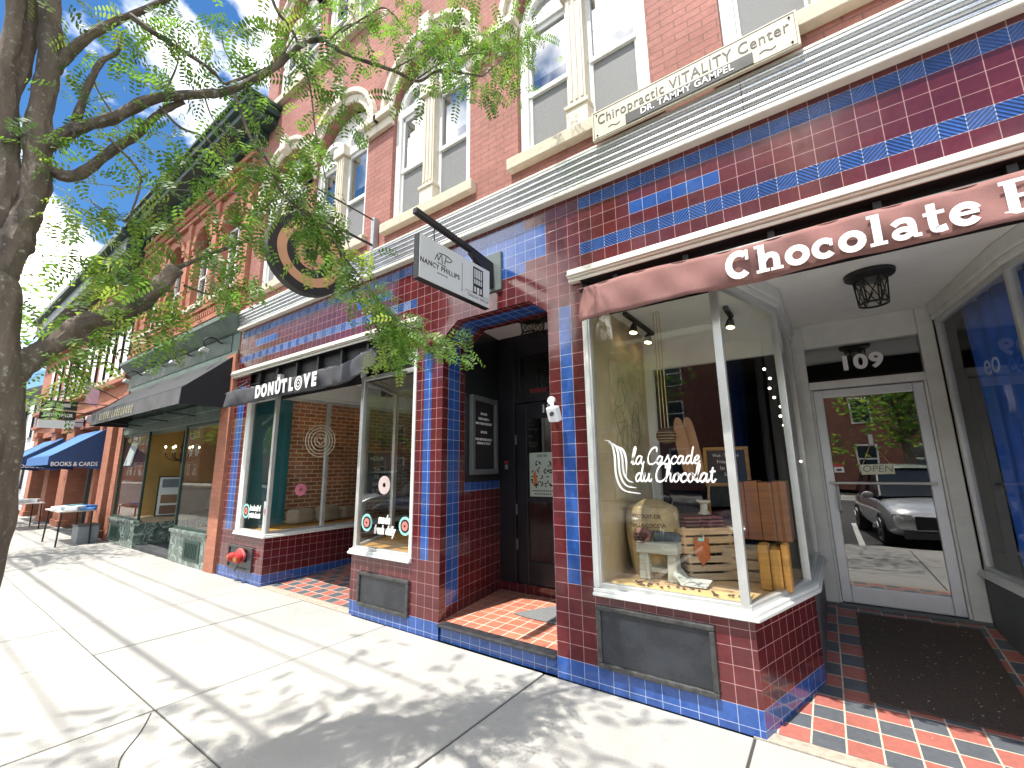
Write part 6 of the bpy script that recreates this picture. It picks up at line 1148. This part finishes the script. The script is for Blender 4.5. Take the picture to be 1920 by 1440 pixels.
def suv(lab, loc, rot, col, first={}):
    if 'o' in first:
        t = copy_tree(first['o']); t.location = loc; t.rotation_euler.z = rot; tag(t, lab, 'car', 'cars parked nose in to the kerb')
        b = [c for c in t.children if c.name.startswith('body')][0]; b.data = b.data.copy(); b.data.materials[0] = col; return t
    t = thing('parked_car', (0, 0, 0), lab, 'car', 'cars parked nose in to the kerb'); g = MB()
    SEC = [(0, .70, .42, .62, .70), (.06, .80, .30, .72, .80), (.25, .88, .24, .83, .86), (.6, .91, .22, .92, .88), (1.05, .925, .22, .99, .89), (2.3, .93, .22, 1.0, .9), (3.6, .925, .24, 1.0, .89), (4.15, .88, .28, .98, .84), (4.38, .82, .38, .9, .78), (4.45, .74, .45, .8, .7)]
    def sec(s): l, w, zb, zt, wt = s; return [(-w*.9, zb), (-w, zb+.12), (-w, zb+(zt-zb)*.55), (-wt, zt-.06), (-wt*.9, zt), (wt*.9, zt), (wt, zt-.06), (w, zb+(zt-zb)*.55), (w, zb+.12), (w*.9, zb)]
    rows = [[Vector((a, -s[0], b)) for a, b in sec(s)] for s in SEC]; i0 = len(g.v); n = 10
    for r in rows: g.v += r
    for k in range(len(rows)-1):
        for j in range(n): g.f.append((i0+k*n+j, i0+k*n+(j+1) % n, i0+(k+1)*n+(j+1) % n, i0+(k+1)*n+j)); g.m.append(0)
    g.f += [tuple(range(i0, i0+n)), tuple(range(i0+(len(rows)-1)*n, i0+len(rows)*n))]; g.m += [0, 0]
    GH = [(1.1, .80, .99, 1.0), (1.75, .70, .99, 1.56), (2.2, .66, .99, 1.64), (3.3, .66, .99, 1.63), (3.9, .68, .99, 1.5), (4.3, .78, .98, 1.0)]
    roof = [(1.72, .69, 1.56), (2.2, .67, 1.655), (3.3, .67, 1.645), (3.92, .68, 1.52)]
    g.sheet(lambda u, v: (lambda s: ((u*2-1)*s[1], -s[0], s[2]+.03*(1-(u*2-1)**2)))(roof[int(round(v*3))]), 6, 3); b = g.build('body', col, t, smooth=True, local=True); sb = b.modifiers.new('s', 'SUBSURF'); sb.levels = 1; sb.render_levels = 1
    g = MB()
    for k in range(len(GH)-1):
        (l0, w0, a0, b0_), (l1, w1, a1, b1_) = GH[k], GH[k+1]
        for s in (-1, 1): g.face([(s*.86, -l0, a0), (s*.86, -l1, a1), (s*w1, -l1, b1_), (s*w0, -l0, b0_)])
        g.face([(-w0, -l0, b0_), (w0, -l0, b0_), (w1, -l1, b1_), (-w1, -l1, b1_)])
    g.build('windows', mat('car_glass', (.02, .025, .03), .06, spec=.8), t, local=True, smooth=True)
    g = MB()
    for s in (-1, 1): g.tube([(s*.83, -1.05, 1.0), (s*.70, -1.75, 1.58), (s*.66, -2.3, 1.65), (s*.66, -3.3, 1.64), (s*.76, -4.25, 1.02)], .03, 6); g.tube([(s*.86, -2.45, 1.0), (s*.67, -2.45, 1.64)], .03, 6)
    g.build('pillars', BLACKP, t, local=True)
    g = MB(); g.box(-.52, .52, .0, .05, .44, .68)
    for i in range(5): g.box(-.5, .5, .05, .065, .455+i*.045, .47+i*.045)
    g.build('grille', BLACKP, t, local=True); g = MB(); g.lathe([(.05, 0), (.075, 0), (.075, .01), (.05, .01)], (0, .066, .6), 16, axis=(0, 1, 0), cap=False); g.build('badge', CHROME, t, local=True)
    g = MB(); g.box(-.72, .72, -.02, .02, .26, .40); g.build('bumper', mat('grey_bumper', (.06, .06, .065), .6), t, local=True, bev=.02); g = MB(); g.box(-.16, .16, .021, .03, .33, .45); g.build('number_plate', mat('pale_plate', (.45, .52, .48), .5), t, local=True)
    for s in (-1, 1):
        g = MB(); g.obox((s*.70, -.10, .66), (.15, -.10*s, 0), (.01*s, .03, 0), (0, 0, .05)); g.build('headlight', mat('headlight_glass', (.55, .58, .6), .1), t, local=True, bev=.015)
        g = MB(); g.ball((s*1.0, -1.35, 1.02), .11, 10, sc=(1, .6, .7)); g.build('mirror', mat('mirror_shell', (.45, .46, .48), .3), t, local=True, smooth=True)
        for l in (.85, 3.55):
            c = Vector((s*.82, -l, .34)); g = MB(); g.lathe([(.22, -.12), (.33, -.12), (.35, -.06), (.35, .06), (.33, .12), (.22, .12)], c, 28, axis=(1, 0, 0), cap=False); g.lathe([(0, -.1), (.36, -.11), (.4, -.02*s)], c-Vector((s*.04, 0, 0)), 24, axis=(1, 0, 0), cap=False, mi=0); w = g.build('wheel', mat('tyre_rubber', (.015, .015, .016), .85), t, local=True, smooth=True)
            g = MB()
            for k in range(5): a = 2*pi*k/5; g.bar(c+Vector((s*.125, 0, 0)), c+Vector((s*.125, .22*cos(a), .22*sin(a))), .05, .03)
            g.lathe([(.2, 0), (.235, 0), (.235, .02), (.2, .02)], c+Vector((s*.115, 0, 0)), 24, axis=(s, 0, 0), cap=False); g.build('rim', mat('alloy_rim', (.5, .51, .52), .3, .8), w, local=True)
    first['o'] = t; t.location = loc; t.rotation_euler.z = rot; return t
SILV = mat('silver_car_paint', (.62, .65, .68), .22, .3, var=.03, coat=1.); MARO = mat('maroon_car_paint', (.10, .022, .022), .25, var=.05, coat=1.); DKG = mat('graphite_car_paint', (.05, .055, .06), .25, .3, var=.04, coat=1.); WHC = mat('white_car_paint', (.72, .73, .74), .3, var=.02, coat=1.); BLUC = mat('dark_blue_car_paint', (.02, .035, .07), .25, var=.04, coat=1.)
suv('silver car parked nose in facing door 109', (1.72, -3.75, -.13), RAD(-6), SILV); suv('maroon car parked nose in beside the silver car', (-.75, -4.25, -.13), RAD(-14), MARO); suv('graphite car parked nose in behind the honey locust trunk', (-3.6, -4.6, -.13), RAD(-10), DKG); suv('white car parked nose in beyond the graphite car', (-6.5, -4.5, -.13), RAD(-10), WHC); suv('dark blue car parked nose in farther up the street', (-9.4, -4.5, -.13), RAD(-10), BLUC); suv('second silver car parked near the marble shopfront', (-12.2, -4.6, -.13), RAD(-10), SILV); suv('graphite car parked right of the silver car', (4.8, -4.4, -.13), RAD(-8), DKG)

g = MB(); R_ = random.Random(77); pts = [(-260+i*13, 6+5*R_.random()) for i in range(40)]
for (x0, h0), (x1, h1) in zip(pts, pts[1:]): g.face([(x0, -60, -1), (x1, -60, -1), (x1, -66, h1), (x0, -66, h0)])
tag(g.build('hill', mat('wooded_hill', (.035, .06, .025), .95, var=.5, vs=.8)), kind='structure')
for i, x in enumerate((-30, -40, -52)): far_tree((x, -19, 0), 8.5, 3.6, ['leafy tree on the opposite pavement near the long brick block', 'leafy tree on the opposite pavement left of the long brick block', 'leafy tree far up the opposite pavement'][i], 1500, .22, 60+i, .22)
